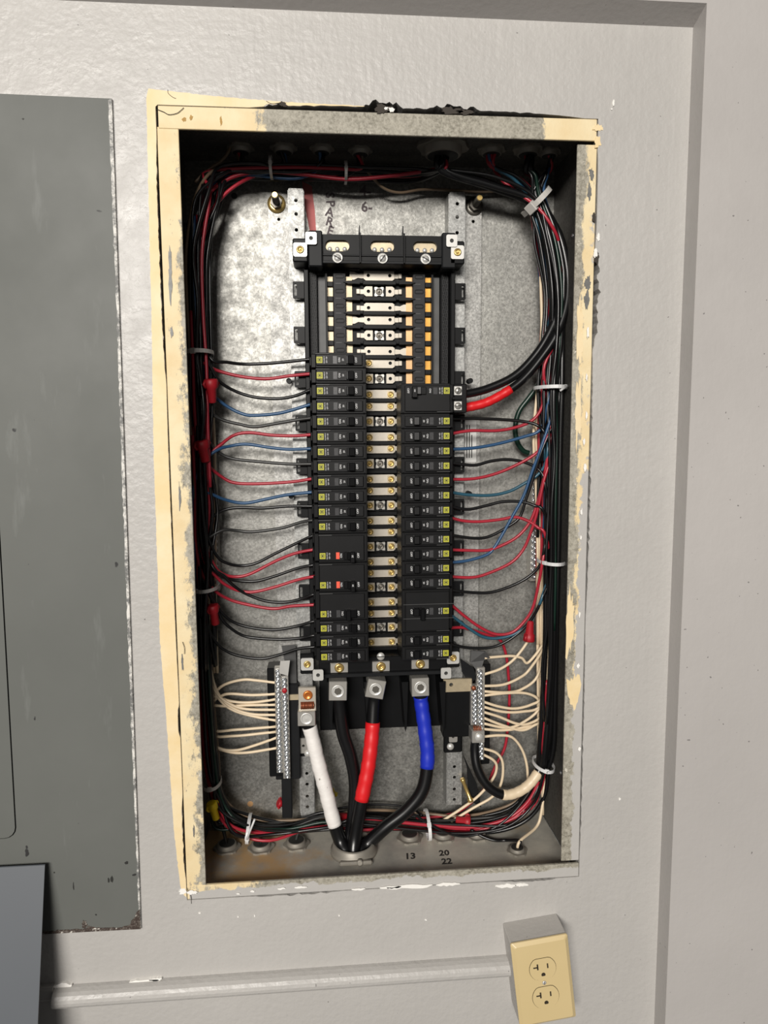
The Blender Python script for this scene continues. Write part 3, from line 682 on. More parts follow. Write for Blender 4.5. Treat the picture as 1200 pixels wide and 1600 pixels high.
lug(528, 1080, 24.5, 27, .03); lug(587, 1077, 25, 26, .2); lug(657, 1074, 24, 26, -.02)

# neutral assemblies, left and right
nscrew = shared('screw', G().lathe((0, 0, 0), (0, -1, 0), [(3.9, -1), (3.9, 1.0), (3.0, 2.2), (2.2, 2.4), (1.6, 1.2), (.2, 1.1)], 10), M['steel'])
rscrew = shared('screw', G().lathe((0, 0, 0), (0, -1, 0), [(3.5, -1), (3.5, 1.2), (2.6, 2), (.2, 2.1)], 10), M['red_nut'])
nl = empty('neutral_bar', U(440, 1215, 110), 'left neutral bar, two long columns of zinc screws on a black bracket', 'terminal bar')
a_ = U(418, 1040, 112); b_ = U(470, 1214, 112)
part('bracket', G().box(a_.x, a_.x+24, 100, 130, b_.z+8, a_.z, 1.2), M['black'], nl)
part('bracket', G().box(a_.x+8, b_.x, 106, 132, b_.z, a_.z-26, 1.2), M['black2'], nl)
c0 = U(448, 1212, 112); c1 = U(450, 1272, 116)
part('bracket_leg', G().box(c0.x-7, c0.x+7, 104, 122, c1.z, c0.z, 1.2), M['black2'], nl)
for (xa, ya, xb, yb, k) in ((434, 1050, 437, 1203, 20), (444, 1063, 449, 1212, 20)):
    A_ = U(xa, ya, 96); B_ = U(xb, yb, 96)
    br = part('bar', G().box(min(A_.x, B_.x)-4.2, max(A_.x, B_.x)+4.2, 97, 106, B_.z-5, A_.z+6, .6), M['lug'], nl)
    for q in range(k):
        p_ = A_.lerp(B_, q/(k-1)); piece('screw', rscrew if (q == 2 and xa == 444) else nscrew, br, p_ + Vector((0, 0, 0)) - wloc(br), (0, random.uniform(0, 3), 0))
g = G(); g.poly([U(a2, b2, y2) for a2, b2, y2 in ((438, 1033, 92), (453, 1032, 88), (450, 1056, 90), (436, 1052, 94))], 1.2); part('metal_flag', g, M['bright'], nl)
g = G(); g.poly([U(a2, b2, y2) for a2, b2, y2 in ((440, 1010, 110), (462, 1008, 110), (464, 1080, 112), (452, 1070, 112))], 3); part('bracket_sheet', g, M['dplate'], nl)
c0 = U(452, 1090, 104); c1 = U(468, 1090, 104); part('link', G().box(c0.x, c1.x, 104, 107, c0.z-4, c0.z+4, .4), M['palebus'], nl)
# neutral lug beside it
c = U(480, 1104, 84); nlug = empty('neutral_lug', (c.x, 110, c.z-28), 'left neutral lug, silver strap with orange screw and copper strands', 'cable lug')
a_ = U(466, 1075, 86); b_ = U(494, 1111, 86)
part('strap', G().box(a_.x, b_.x, 86, 92, b_.z, a_.z, .6), M['tin'], nlug)
d_ = U(479, 1122, 82); part('body', G().box(d_.x-12, d_.x+12, 80, 112, d_.z-10.5, d_.z+9.5, .8), M['lug'], nlug)
part('set_screw', G().lathe((d_.x, 80, d_.z), (0, -1, 0), [(8.8, 0), (8.2, 1.1), (6.8, 1.2), (6, .3), (5.2, .2), (.2, .9)], 22), M['bright'], nlug)
e_ = U(481, 1086, 86); part('orange_screw', G().lathe((e_.x, 86, e_.z), (0, -1, 0), [(6.6, 0), (6.2, 2), (4.2, 2.6), (3.4, 1.6), (.2, 1.8)], 18), M['orange'], nlug, 'orange brass screw')
g = G(); s_ = U(480, 1102, 84)
for k in range(9): g.tube([(s_.x-8+k*2, 86, s_.z+4), (s_.x-8+k*2+random.uniform(-.6, .6), 82.5, s_.z), (s_.x-8+k*2, 84, s_.z-5)], 1.1, 6)
part('strands', g, M['strand'], nlug, 'bare copper strands')
nr = empty('neutral_bar', U(748, 1190, 110), 'right neutral bar, screw columns ending in a square lug, beside a black barrier', 'terminal bar')
a_ = U(752, 1035, 112); b_ = U(763, 1190, 112)
part('bracket', G().box(a_.x-8, b_.x, 104, 130, b_.z, a_.z, 1.2), M['black'], nr)
for (xa, ya, xb, yb, k) in ((741, 1078, 742, 1128, 8), (750, 1050, 752, 1183, 18)):
    A_ = U(xa, ya, 96); B_ = U(xb, yb, 96)
    br = part('bar', G().box(min(A_.x, B_.x)-4.4, max(A_.x, B_.x)+4.4, 97, 106, B_.z-5, A_.z+6, .6), M['lug'], nr)
    for q in range(k):
        p_ = A_.lerp(B_, q/(k-1)); piece('screw', nscrew, br, p_ - wloc(br), (0, random.uniform(0, 3), 0))
d_ = U(747, 1151, 86); lb = part('lug_body', G().box(d_.x-9, d_.x+9, 84, 108, d_.z-8.5, d_.z+8.5, .8), M['lug'], nr)
part('set_screw', G().lathe((d_.x+1, 84, d_.z), (0, -1, 0), [(6.2, 0), (5.8, 1.6), (.2, 2.2)], 18), M['bright'], lb)
for k in range(5): part('strand', G().tube([U(740+k*2.6, 1134, 92), U(741+k*2.6, 1139, 88), U(741+k*2.6, 1144, 92)], 1.0, 6), M['strand'], lb)
e_ = U(740, 1075, 94); piece('screw', shared('screw', G().lathe((0, 0, 0), (0, -1, 0), [(3.6, 0), (3.4, 2), (.2, 2.6)], 12), M['strand']), nr, e_ - wloc(nr))
a_ = U(693, 1062, 100); b_ = U(737, 1080, 100); hc = U(705, 1070, 100)
part('link_plate', G().plate(rect(a_.x, b_.x, b_.z, a_.z), [circ(hc.x, hc.z, 2.8, 12)], 100, 104), M['palebus'], nr)
part('plate_hole', G().cyl((hc.x, 105, hc.z), (hc.x, 106, hc.z), 3.6, 10), M['ink'], nr)
a_ = U(692, 1080, 108); b_ = U(735, 1150, 108); part('barrier', G().box(a_.x, b_.x, 106, 130, b_.z, a_.z, 1.2), M['black'], nr)
a_ = U(693, 1140, 116); b_ = U(722, 1175, 116); part('barrier_foot', G().box(a_.x, b_.x, 114, 118.5, b_.z, a_.z, 2), M['black'], nr)
c = U(708, 1151, 112); part('foot_tab', G().plate(rrect(c.x-6, c.x+6, c.z-8, c.z+8, 2), [circ(c.x, c.z, 2, 10)], 111, 113.5), M['lug'], nr)
c = U(704, 1167, 112); part('rivet', G().lathe((c.x, 114, c.z), (0, -1, 0), [(5.6, 0), (4.6, 2.6), (1, 4)], 16), M['bright'], nr)
for pts, mt in ((((736, 1017, 100), (758, 1018, 96), (766, 1028, 98), (756, 1032, 100), (752, 1046, 98), (748, 1052, 98), (735, 1035, 100)), 'dplate'), (((720, 1030, 104), (740, 1044, 100), (745, 1060, 100), (733, 1068, 104), (722, 1050, 106)), 'black2'),
               (((722, 1175, 108), (745, 1225, 112), (752, 1262, 118), (733, 1250, 118), (730, 1200, 112)), 'black2')):
    g = G(); g.poly([U(*q) for q in pts], 3); part('bracket_sheet', g, M[mt], nr)
c = U(473, 1165, 114); part('foot_tab', G().plate(rrect(c.x-5, c.x+7, c.z-11, c.z+11, 2), [circ(c.x+1, c.z, 2, 10)], 113, 116), M['lug'], nl)
c = U(481, 1178, 112); part('rivet', G().lathe((c.x, 114, c.z), (0, -1, 0), [(5.6, 0), (4.6, 2.6), (1, 4)], 16), M['bright'], nl)
a_ = U(472, 1140, 120); b_ = U(492, 1180, 120); part('barrier_foot', G().box(a_.x-4, b_.x, 117, 119, b_.z, a_.z+40, 1), M['black'], nl)
# ground bars half hidden behind the wire bundles
for side, (xa, ya, xb, yb, k) in (('left', (331, 705, 333, 915, 22)), ('right', (836, 745, 836, 900, 18))):
    A_ = U(xa, ya, 130); B_ = U(xb, yb, 130)
    gb = empty('ground_bar', (A_.x, 140, B_.z), 'screw terminal ground bar half hidden behind the %s wire bundle' % side, 'terminal bar')
    br = part('bar', G().box(A_.x-4.5, A_.x+4.5, 131, 149.8, B_.z-8, A_.z+8, .6), M['lug'], gb)
    for q in range(k): piece('screw', nscrew, gb, Vector((A_.x, 130, A_.z+(B_.z-A_.z)*q/(k-1))) - wloc(gb), (0, random.uniform(0, 3), 0))
# threaded studs holding the strips
for px, py, nm in ((432, 318, 'left'), (741, 322, 'right')):
    c = U(px, py, 138); st = empty('threaded_stud', (c.x, 146, c.z), 'brass threaded stud with nut and washer at the %s mounting strip' % nm, 'stud')
    part('washer', G().lathe((c.x, 140, c.z), (0, -1, 0), [(12, 0), (12, 2.2), (7, 2.3)], 24), M['brass'] if nm == 'left' else M['lughole'], st)
    part('nut', G().cyl((c.x, 138, c.z), (c.x, 130, c.z), 8, 6, smooth=False), M['lughole'], st)
    g = G(); g.cyl((c.x, 145, c.z), (c.x, 104, c.z), 4.1, 12)
    for k in range(14): g.lathe((c.x, 129-k*1.8, c.z), (0, -1, 0), [(4, 0), (4.7, .7), (4, 1.4)], 12)
    r_ = part('rod', g, M['lughole'], st); part('rod_tip', G().lathe((c.x, 104, c.z), (0, -1, 0), [(4, 0), (3.4, 1.4)], 12), M['brass'], r_)
lb = empty('rail_sticker', U(738, 685, 146), 'small printed paper sticker on the right mounting strip', 'sticker')
a_ = U(727, 655, 139); b_ = U(744, 722, 139); part('paper', G().box(a_.x, b_.x, 139.6, 139.95, b_.z, a_.z), M['sticker'], lb)
g = G()
for k in range(3): g.box(a_.x+2+k*3.4, a_.x+3.4+k*3.4, 139.4, 139.7, b_.z+6, a_.z-(8 if k != 2 else 22))
part('print', g, M['ink'], lb)

# ------------------------------------------------------------------ breakers
def MTL(x, z, y, rot=math.pi/2):
    return MT((x, y, z), -rot)
def body_mesh(n, length=69):
    h = 19.05*n/2; g = G()
    g.box(-length+6, 0, 3.2, 58, -h+.25, h-.25, .5)
    g.box(-length, -length+6.2, 12, 56, -h+.9, h-.9, .8)
    for k in range(n):
        z = (k-(n-1)/2)*19.05; g.box(-length-2.5, -length+.5, 22, 50, z-5.5, z+6, 1)
    return g
def logo(x, z): return G().box(x-3.7, x+3.7, -.28, .1, z-3.9, z+3.9)
def logo_ink(x, z):
    g = G(); g.plate(rect(x-2.3, x+2.3, z-2.3, z+2.3), [rect(x-1.8, x+1.8, z-1.8, z+1.8)], -.4, -.2); g.box(x-1.05, x+1.05, -.42, -.2, z-1.05, z+1.05); return g
def lettering(z, kind):
    g = G(); y = -.2
    g.text('SQUARE D', 1.85, MTL(-52.4, z, y)); g.text('QO 120', 2.3, MTL(-49.4, z, y))
    if kind == 'single': g.text('ON', 3.6, MTL(-33.6, z, y)); g.text('20', 3.2, MTL(-29, z, y)); g.text('OFF', 3.8, MTL(-12.6, z, y))
    elif kind == 'pair': g.text('ON', 3.6, MTL(-34.4, z, y)); g.text('OFF', 3.8, MTL(-12.2, z, y))
    else: g.text('ON', 3.6, MTL(-37, z, y)); g.text('OFF', 3.8, MTL(-9, z, y))
    return g
def toggle(x0, x1, z, tall=5.2, out=6.0, num=None):
    g = G(); g.box(x0-.6, x1+.6, -.3, .4, z-tall-.5, z+tall+.5)
    c = (x0+x1)/2
    g.box(c-2.6, x1, -out, 2, z-tall, z+tall, .7, rot=Matrix.Rotation(.12, 3, 'Z')); g.box(x0, c, -out*.45, 2, z-tall, z+tall, .6)
    return g
SH = {}
def sm(key, gf, mat):
    if key not in SH: SH[key] = shared(key.split('|')[0], gf(), M[mat])
    return SH[key]
def glossline(h): return G().box(-62, -46, -.15, .3, h-1.1, h-.7)
def breaker(side, row, n, kind, label, idx):
    zc = (rowz(row)+rowz(row+n-1))/2
    xe = -18.0 if side == 'left' else 25.8
    t = empty('circuit_breaker', (xe, 55, zc), label, 'breaker', 'circuit breakers in the %s column' % side, 0 if side == 'left' else math.pi)
    fl_ = 1 if side == 'left' else -1
    h = 19.05*n/2
    piece('body', sm('body|%d' % n, lambda: body_mesh(n), 'brk'), t)
    piece('faceplate', sm('faceplate|%d' % n, lambda: G().box(-62.5, -5, 0, 4, -h+3, h-2.6, .6), 'brk_face'), t)
    piece('edge_highlight', sm('edge_highlight|%d' % n, lambda: G().box(-63, -46, -.05, 2, h-2.2, h-1.5), 'dplate'), t)  # lighter grey strip painted in as the thin highlight on the edge
    piece('end_ridge', sm('end_ridge|%d' % n, lambda: G().box(-4.2, -1.6, 2.2, 4, -h+1, h-1, .4), 'brk_face'), t)
    if kind == 'single': lz, lk = 0, 'single'
    elif kind == 'pair': lz, lk = -9.5, 'pair'
    elif kind == 'pair_plain': lz, lk = -9.5, 'single'
    elif kind == 'feed': lz, lk = -9.5, 'feed'
    else: lz, lk = 0, 'single'
    k_ = '|%s%.1f' % (lk, lz)
    piece('logo', sm('logo'+k_, lambda: logo(-58.3, lz), 'lime'), t)
    piece('logo_mark', sm('logo_mark'+k_, lambda: logo_ink(-58.3, lz), 'ink'), t)
    piece('lettering', sm('lettering'+k_, lambda: lettering(lz, lk), 'white_ink'), t)
    if kind == 'pair':
        piece('indicator_flag', sm('indicator_flag'+k_, lambda: G().box(-41, -36.6, -.4, .2, lz-4.2, lz+4.4), 'flag'), t)['label'] = 'orange-red trip flag'
        piece('handle', sm('handle'+k_, lambda: toggle(-31, -18, lz, 5, 5).box(-23, -17, -7.5, 2, lz-8.5, lz+5.5, .8), 'handle'), t)
        piece('handle_lettering', sm('handle_lettering'+k_, lambda: G().text('20', 3.2, MTL(-20, lz, -7.7)), 'white_ink'), t)
    elif kind == 'pair_plain':
        piece('window', sm('window'+k_, lambda: G().box(-41.5, -36.5, -.25, .1, lz-4.6, lz+4.6), 'window'), t)
        piece('handle', sm('handle'+k_+'p', lambda: toggle(-31, -15.5, lz, 5, 5).box(-29, -23, -7, 2, lz-8.5, lz+5.5, .8), 'handle'), t)
    elif kind == 'feed':
        piece('window', sm('window'+k_, lambda: G().box(-46.5, -41, -.25, .1, lz-4, lz+4.2), 'window'), t)
        piece('handle', sm('handle'+k_, lambda: toggle(-32, -14, lz, 4.8, 5).box(-20, -13, -8, 2, lz-5, lz+9, .8), 'handle'), t)
        piece('handle_lettering', sm('handle_lettering'+k_, lambda: G().text('100', 2.6, MTL(-16.4, lz, -8.2)), 'white_ink'), t)
        tb = piece('terminal_block', sm('terminal_block', lambda: G().box(-85, -68, 3, 52, -h+.6, h-.6, 1.2).box(-78, -66, 0, 6, -1.2, 1.2), 'brk'), t)
        for zz in (9.5, -9.5):
            pl = piece('terminal_plate', sm('terminal_plate', lambda: G().box(-5, 5, -1, 3, -5.6, 5.6, .4), 'bright'), t, (-73.2, 2.4, zz))
            piece('screw', sm('screw|feed', lambda: G().lathe((0, -1, 0), (0, -1, 0), [(4.6, 0), (4.4, 1.2), (.2, 1.6)], 18), 'lug'), pl)
            piece('slot', sm('slot|feed', lambda: G().box(-.6, .6, -2.9, -2.4, -3.8, 3.8), 'ink'), pl, (0, 0, 0), (0, 1.5 if zz > 0 else .3, 0))
    else:
        piece('window', sm('window'+k_, lambda: G().box(-41.5, -36.5, -.25, .1, lz-4.6, lz+4.6), 'window'), t)
        if kind == 'triple':
            piece('handle', sm('handle'+k_+'t', lambda: toggle(-25.5, -15, lz, 5, 5.5).box(-30, -24, -7, 2, lz-5, lz+11, .9), 'handle'), t)
            for zz in (9.5, -9.5): piece('pole_line', sm('pole_line', lambda: G().box(-69, -2, -.12, .1, -.3, .3), 'dplate'), t, (0, 0, zz))
        else:
            piece('handle', sm('handle'+k_, lambda: toggle(-25.5, -16, lz), 'handle'), t)
ORD = ['topmost', 'second', 'third', 'fourth', 'fifth', 'sixth', 'seventh', 'eighth', 'ninth', 'tenth', 'eleventh', 'twelfth', 'thirteenth', 'fourteenth', 'fifteenth', 'sixteenth', 'seventeenth', 'eighteenth', 'nineteenth', 'twentieth', 'twenty-first']
def nth(i): return 'topmost' if i == 0 else ORD[i] + ' from the top'
LC = ['black', 'red', 'black', 'blue', 'black', 'red', 'blue', 'black', 'red', 'blue', 'black', 'black', '', '', '', '', '', '', 'black', 'black', 'black']
row, i = 6, 0
while row < 27:
    if row in (18, 20): n_, kd = 2, 'pair'
    elif row == 22: n_, kd = 2, 'pair_plain'
    else: n_, kd = 1, 'single'
    if n_ == 1: lab = 'single-pole black breaker, %s in the left column, %s wire' % (nth(i), LC[row-6])
    elif row == 18: lab = 'upper two-pole breaker with orange flag in the left column'
    elif row == 20: lab = 'lower two-pole breaker with orange flag in the left column'
    else: lab = 'two-pole breaker without orange flag in the left column, red and black wires'
    breaker('left', row, n_, kd, lab, i); row += n_; i += 1
row, i = 8, 0
RC = {10: 'black', 11: 'red', 12: 'blue', 13: 'black', 14: 'red', 15: 'teal', 16: 'black', 17: 'red', 18: 'black', 19: 'red', 20: 'blue', 21: 'red'}
while row < 27:
    n_, kd = 1, 'single'
    if row == 8: n_, kd = 2, 'feed'; lab = 'large two-pole breaker with two big terminal screws atop the right column'
    elif row == 22: n_, kd = 3, 'triple'; lab = 'wide three-pole breaker near the bottom of the right column'
    elif row == 25: lab = 'single-pole black breaker just below the three-pole one, right column'
    elif row == 26: lab = 'single-pole black breaker at the very bottom of the right column'
    else: lab = 'single-pole black breaker, %s in the right column, %s wire' % (nth(i), RC[row])
    breaker('right', row, n_, kd, lab, i); row += n_; i += 1

# ------------------------------------------------------------------ wires
def crom(P, k=6):
    P = [Vector(p) for p in P]; out = []
    Q = [P[0]*2-P[1]] + P + [P[-1]*2-P[-2]]
    for i in range(1, len(Q)-2):
        p0, p1, p2, p3 = Q[i-1:i+3]
        for j in range(k):
            t = j/k
            out.append(.5*((2*p1) + (p2-p0)*t + (2*p0-5*p1+4*p2-p3)*t*t + (3*p1-p0-3*p2+p3)*t**3))
    out.append(P[-1]); return out
def wire(name, P, r, mat, label, cat='wire', group=None, n=8, k=6):
    Q = crom(P, k)
    for q in Q: q.x = max(-248.5+r, min(248.5-r, q.x)); q.y = min(149-r, q.y)
    g = G(); g.tube(Q, r, n); return single(name, g, M[mat], label, cat, group)
def interp(tab, y):
    if y <= tab[0][0]: return tab[0][1]
    for (a, u), (b, v) in zip(tab, tab[1:]):
        if y <= b: return u + (v-u)*(y-a)/(b-a)
    return tab[-1][1]
CL = [(280, 318), (330, 305), (400, 303), (550, 309), (800, 317), (1000, 317), (1100, 323), (1200, 331)]
CR = [(315, 838), (400, 868), (500, 874), (600, 864), (700, 866), (800, 863), (900, 862), (1000, 861), (1100, 857), (1200, 849)]
WR = 2.15
def bundle_pts(tab, y0, y1, ox, oy, Y=100, step=70, wob=2.0, sd=0):
    k = max(2, int(abs(y1-y0)/step)); out = []
    for j in range(k+1):
        y = y0 + (y1-y0)*j/k
        c = U(interp(tab, y), y, Y)
        out.append(c + Vector((ox + wob*pnoise(Vector((y*.012, sd, 0))), oy + wob*pnoise(Vector((y*.012, sd, 5))), 0)))
    return out
# left branch wires: colour, direction into the bundle, pixel path from the bundle to the breaker
LW = [
 ('black', 'u', [(329, 560), (355, 566), (385, 569), (430, 567), (489, 561)]),
 ('red', 'u', [(308, 555), (325, 571), (340, 579), (375, 588), (415, 592), (455, 587), (489, 584)]),
 ('black', 'u', [(330, 575), (342, 595), (365, 610), (395, 620), (430, 623), (460, 619), (489, 608)]),
 ('blue', 'u', [(302, 560), (310, 590), (330, 615), (355, 635), (380, 647), (400, 649), (440, 645), (489, 631)]),
 ('grey', 'u', [(301, 570), (306, 615), (320, 638), (345, 655), (375, 663), (398, 667), (430, 662), (465, 656), (489, 653)]),
 ('red', 'd', [(318, 730), (330, 708), (346, 694), (366, 680), (390, 676), (425, 680), (460, 681), (489, 679)]),
 ('blue', 'd', [(318, 722), (340, 703), (360, 697), (385, 694), (420, 699), (450, 702), (489, 701)]),
 ('grey', 'u', [(315, 673), (330, 695), (345, 709), (365, 717), (400, 721), (450, 725), (489, 725)]),
 ('red', 'u', [(312, 705), (325, 727), (345, 744), (365, 754), (400, 756), (455, 753), (489, 748)]),
 ('blue', 'u', [(312, 758), (335, 774), (360, 783), (385, 786), (420, 779), (450, 773), (489, 769)]),
 ('black', 'd', [(318, 820), (330, 809), (350, 797), (375, 793), (410, 794), (450, 791), (489, 791)]),
 ('grey', 'd', [(318, 850), (333, 836), (350, 828), (370, 829), (395, 831), (440, 825), (470, 816), (489, 813)]),
 ('black', 'u', [(325, 840), (340, 870), (355, 880), (375, 884), (400, 880), (430, 865), (465, 848), (489, 837)]),
 ('red', 'u', [(322, 850), (333, 880), (345, 895), (365, 901), (390, 897), (430, 877), (460, 865), (489, 859)]),
 ('black', 'u', [(322, 880), (335, 893), (350, 902), (370, 907), (400, 908), (430, 900), (465, 888), (489, 883)]),
 ('red', 'u', [(322, 882), (335, 898), (350, 912), (370, 922), (395, 925), (430, 917), (465, 906), (489, 901)]),
 ('black', 'u', [(332, 885), (350, 900), (365, 915), (385, 928), (415, 939), (445, 941), (470, 936), (489, 929)]),
 ('red', 'u', [(315, 895), (335, 922), (355, 935), (380, 943), (425, 951), (455, 947), (489, 945)]),
 ('black', 'u', [(325, 918), (333, 935), (345, 955), (365, 972), (395, 981), (430, 984), (465, 978), (489, 971)]),
 ('black', 'u', [(328, 930), (338, 950), (350, 972), (375, 991), (400, 997), (440, 999), (470, 997), (489, 993)]),
 ('black', 'u', [(318, 960), (325, 980), (335, 1000), (350, 1015), (375, 1025), (410, 1029), (440, 1022), (465, 1014), (489, 1011)])]
for i, (c, d, pp) in enumerate(LW):
    k = len(pp); P = []
    for j, (x, y) in enumerate(pp):
        t = j/(k-1); Y = 92 + 10*math.sin(math.pi*t) + (-4 if t < .3 else 0)
        P.append(U(x, y, Y))
    ox, oy = random.uniform(-9, 9), random.uniform(-22, 6); y = pp[0][1]
    ext = bundle_pts(CL, y-55, y-215, ox, oy, sd=i) if d == 'u' else bundle_pts(CL, y+45, y+200, ox, oy, sd=i)
    P = ext[::-1] + P + [P[-1] + Vector((8, 2, -.5))]
    cc = {'grey': 'dark grey'}.get(c, c)
    wire('branch_wire', P, WR, c + '_wire', '%s wire to the left breakers, %s branch' % (cc, nth(i) if i else 'topmost'), group='branch wires to the left breakers')
RW = [
 ('black', 'd', [(703, 654), (745, 654), (790, 656), (820, 659), (840, 665), (852, 680)]),
 ('red', 'u', [(703, 678), (735, 673), (775, 673), (805, 668), (830, 658), (845, 640), (852, 610), (851, 570)]),
 ('blue', 'u', [(703, 702), (740, 700), (780, 693), (820, 682), (840, 675), (850, 660), (856, 630)]),
 ('black', 'd', [(703, 723), (740, 727), (765, 721), (790, 718), (815, 721), (835, 729), (848, 742), (853, 765)]),
 ('red', 'u', [(703, 749), (740, 748), (775, 740), (810, 725), (838, 708), (850, 690)]),
 ('teal', 'u', [(703, 769), (730, 773), (765, 774), (795, 768), (820, 755), (840, 742), (852, 725), (856, 700)]),
 ('black', 'd', [(703, 791), (730, 796), (760, 790), (785, 784), (815, 784), (835, 790), (850, 800)]),
 ('red', 'd', [(703, 809), (725, 814), (750, 815), (780, 812), (805, 808), (825, 814), (840, 824), (852, 836)]),
 ('black', 'u', [(703, 836), (740, 841), (765, 838), (795, 822), (812, 808), (822, 780), (835, 740), (848, 700)]),
 ('red', 'u', [(703, 859), (730, 860), (760, 860), (780, 854), (805, 841), (823, 823), (835, 800), (848, 755), (858, 700)]),
 ('blue', 'u', [(703, 879), (730, 876), (760, 867), (772, 856), (785, 835), (800, 808), (818, 775), (832, 735), (845, 700)]),
 ('red', 'u', [(703, 901), (740, 902), (770, 893), (800, 878), (818, 858), (828, 835), (838, 805), (850, 750)]),
 ('black', 'u', [(703, 922), (740, 926), (770, 925), (805, 913), (830, 898), (845, 880), (852, 850)]),
 ('red', 'u', [(703, 944), (725, 962), (750, 980), (775, 991), (800, 988), (820, 970), (833, 948), (842, 910), (849, 870)]),
 ('teal', 'u', [(705, 962), (730, 980), (755, 995), (780, 997), (805, 990), (825, 975), (838, 955), (848, 930)]),
 ('black', 'u', [(705, 1007), (730, 1012), (765, 1012), (790, 1003), (815, 985), (832, 965), (845, 940)])]
RLAB = {13: 'red wire from the three-pole breaker curving up to the right bundle', 14: 'teal wire from the three-pole breaker curving up to the right bundle', 15: 'black wire below the three-pole breaker, lowest right branch'}
for i, (c, d, pp) in enumerate(RW):
    k = len(pp); P = []
    for j, (x, y) in enumerate(pp):
        t = j/(k-1); P.append(U(x, y, 94 + 6*math.sin(math.pi*t) + (-8*t)))
    ox, oy = random.uniform(-7, 5), random.uniform(-18, 4); y = pp[-1][1]
    ext = bundle_pts(CR, y-60, y-210, ox, oy, sd=i+40) if d == 'u' else bundle_pts(CR, y+60, y+210, ox, oy, sd=i+40)
    P = [P[0] - Vector((9, -2, 0))] + P + ext
    wire('branch_wire', P, WR, c + '_wire', RLAB.get(i, '%s wire to the right breakers, %s single branch' % (c, nth(i))), group='branch wires to the right breakers')
P = [U(*q) for q in ((703, 981, 96), (725, 981, 104), (755, 990, 114), (780, 999, 120), (790, 1020, 124), (794, 1050, 128), (796, 1090, 130), (793, 1140, 130), (788, 1170, 130), (775, 1195, 128), (760, 1228, 126), (735, 1255, 124), (705, 1272, 122), (650, 1280, 120))]
wire('branch_wire', P, WR, 'red_wire', 'red wire from the three-pole breaker dropping behind the white wires', group='branch wires to the right breakers')

# cream neutral wires
def neutral(lst, side, ends):
    for i, pp in enumerate(lst):
        P = [U(x, y, (100 + 10*j/(len(pp)-1))) for j, (x, y) in enumerate(pp)]
        y = pp[-1][1]; e = ends[i]
        if e: 
            tabx = CL if side == 'left' else CR
            P += bundle_pts(tabx, y + (45 if e == 'd' else -45), y + (170 if e == 'd' else -170), random.uniform(-4, 7) if side == 'left' else random.uniform(-9, 0), random.uniform(-4, 12), sd=i+80)
        wire('neutral_wire', P, 2.0, 'cream_wire', 'cream wire on the %s neutral bar, %s' % (side, nth(i) if i else 'topmost'), group='cream wires on the %s neutral bar' % side)
NL = [[(434, 1067), (400, 1063), (380, 1062), (355, 1068), (340, 1078), (328, 1098)], [(434, 1084), (395, 1086), (360, 1084), (345, 1088), (332, 1100)],
 [(434, 1092), (400, 1097), (370, 1097), (345, 1091), (328, 1080)], [(434, 1101), (385, 1102), (345, 1103), (328, 1095)],
 [(434, 1109), (385, 1108), (360, 1100), (340, 1085), (328, 1060), (325, 1020)], [(434, 1117), (395, 1116), (365, 1107), (345, 1090), (332, 1060), (326, 1015)],
 [(434, 1126), (400, 1120), (365, 1110), (345, 1095), (330, 1070)], [(434, 1135), (370, 1140), (332, 1139)], [(434, 1143), (365, 1150), (332, 1146)],
 [(436, 1151), (400, 1164), (370, 1172), (345, 1170), (330, 1156)], [(436, 1168), (385, 1176), (355, 1174), (330, 1160)]]
neutral(NL, 'left', ['d', 'd', 'u', 'u', 'u', 'u', 'u', 'u', 'u', 'u', 'u'])
NR = [[(757, 1028), (780, 1026), (800, 1025), (815, 1028), (827, 1034)], [(755, 1054), (780, 1046), (800, 1033), (815, 1016), (826, 1000)],
 [(754, 1072), (785, 1070), (810, 1060), (828, 1045)], [(754, 1080), (790, 1082), (815, 1077), (840, 1056)],
 [(754, 1087), (790, 1083), (820, 1083), (838, 1090), (843, 1102)], [(754, 1096), (780, 1104), (805, 1107), (830, 1101), (847, 1088)],
 [(754, 1104), (785, 1112), (815, 1112), (844, 1103)], [(754, 1112), (780, 1120), (805, 1130), (825, 1131), (847, 1116)],
 [(754, 1121), (785, 1133), (815, 1141), (835, 1133), (848, 1122)], [(754, 1130), (790, 1137), (815, 1130), (844, 1105)],
 [(754, 1139), (785, 1141), (815, 1137), (846, 1126)], [(755, 1151), (780, 1149), (800, 1152), (815, 1170), (823, 1195), (825, 1225)],
 [(753, 1169), (775, 1176), (785, 1190), (785, 1215), (778, 1235), (765, 1248), (740, 1262), (704, 1284)], [(753, 1178), (770, 1187), (776, 1198), (770, 1217), (748, 1243), (720, 1264), (692, 1282)]]
neutral(NR, 'right', ['u', None, 'u', 'u', 'd', 'u', 'u', 'u', 'u', 'u', 'u', None, None, None])

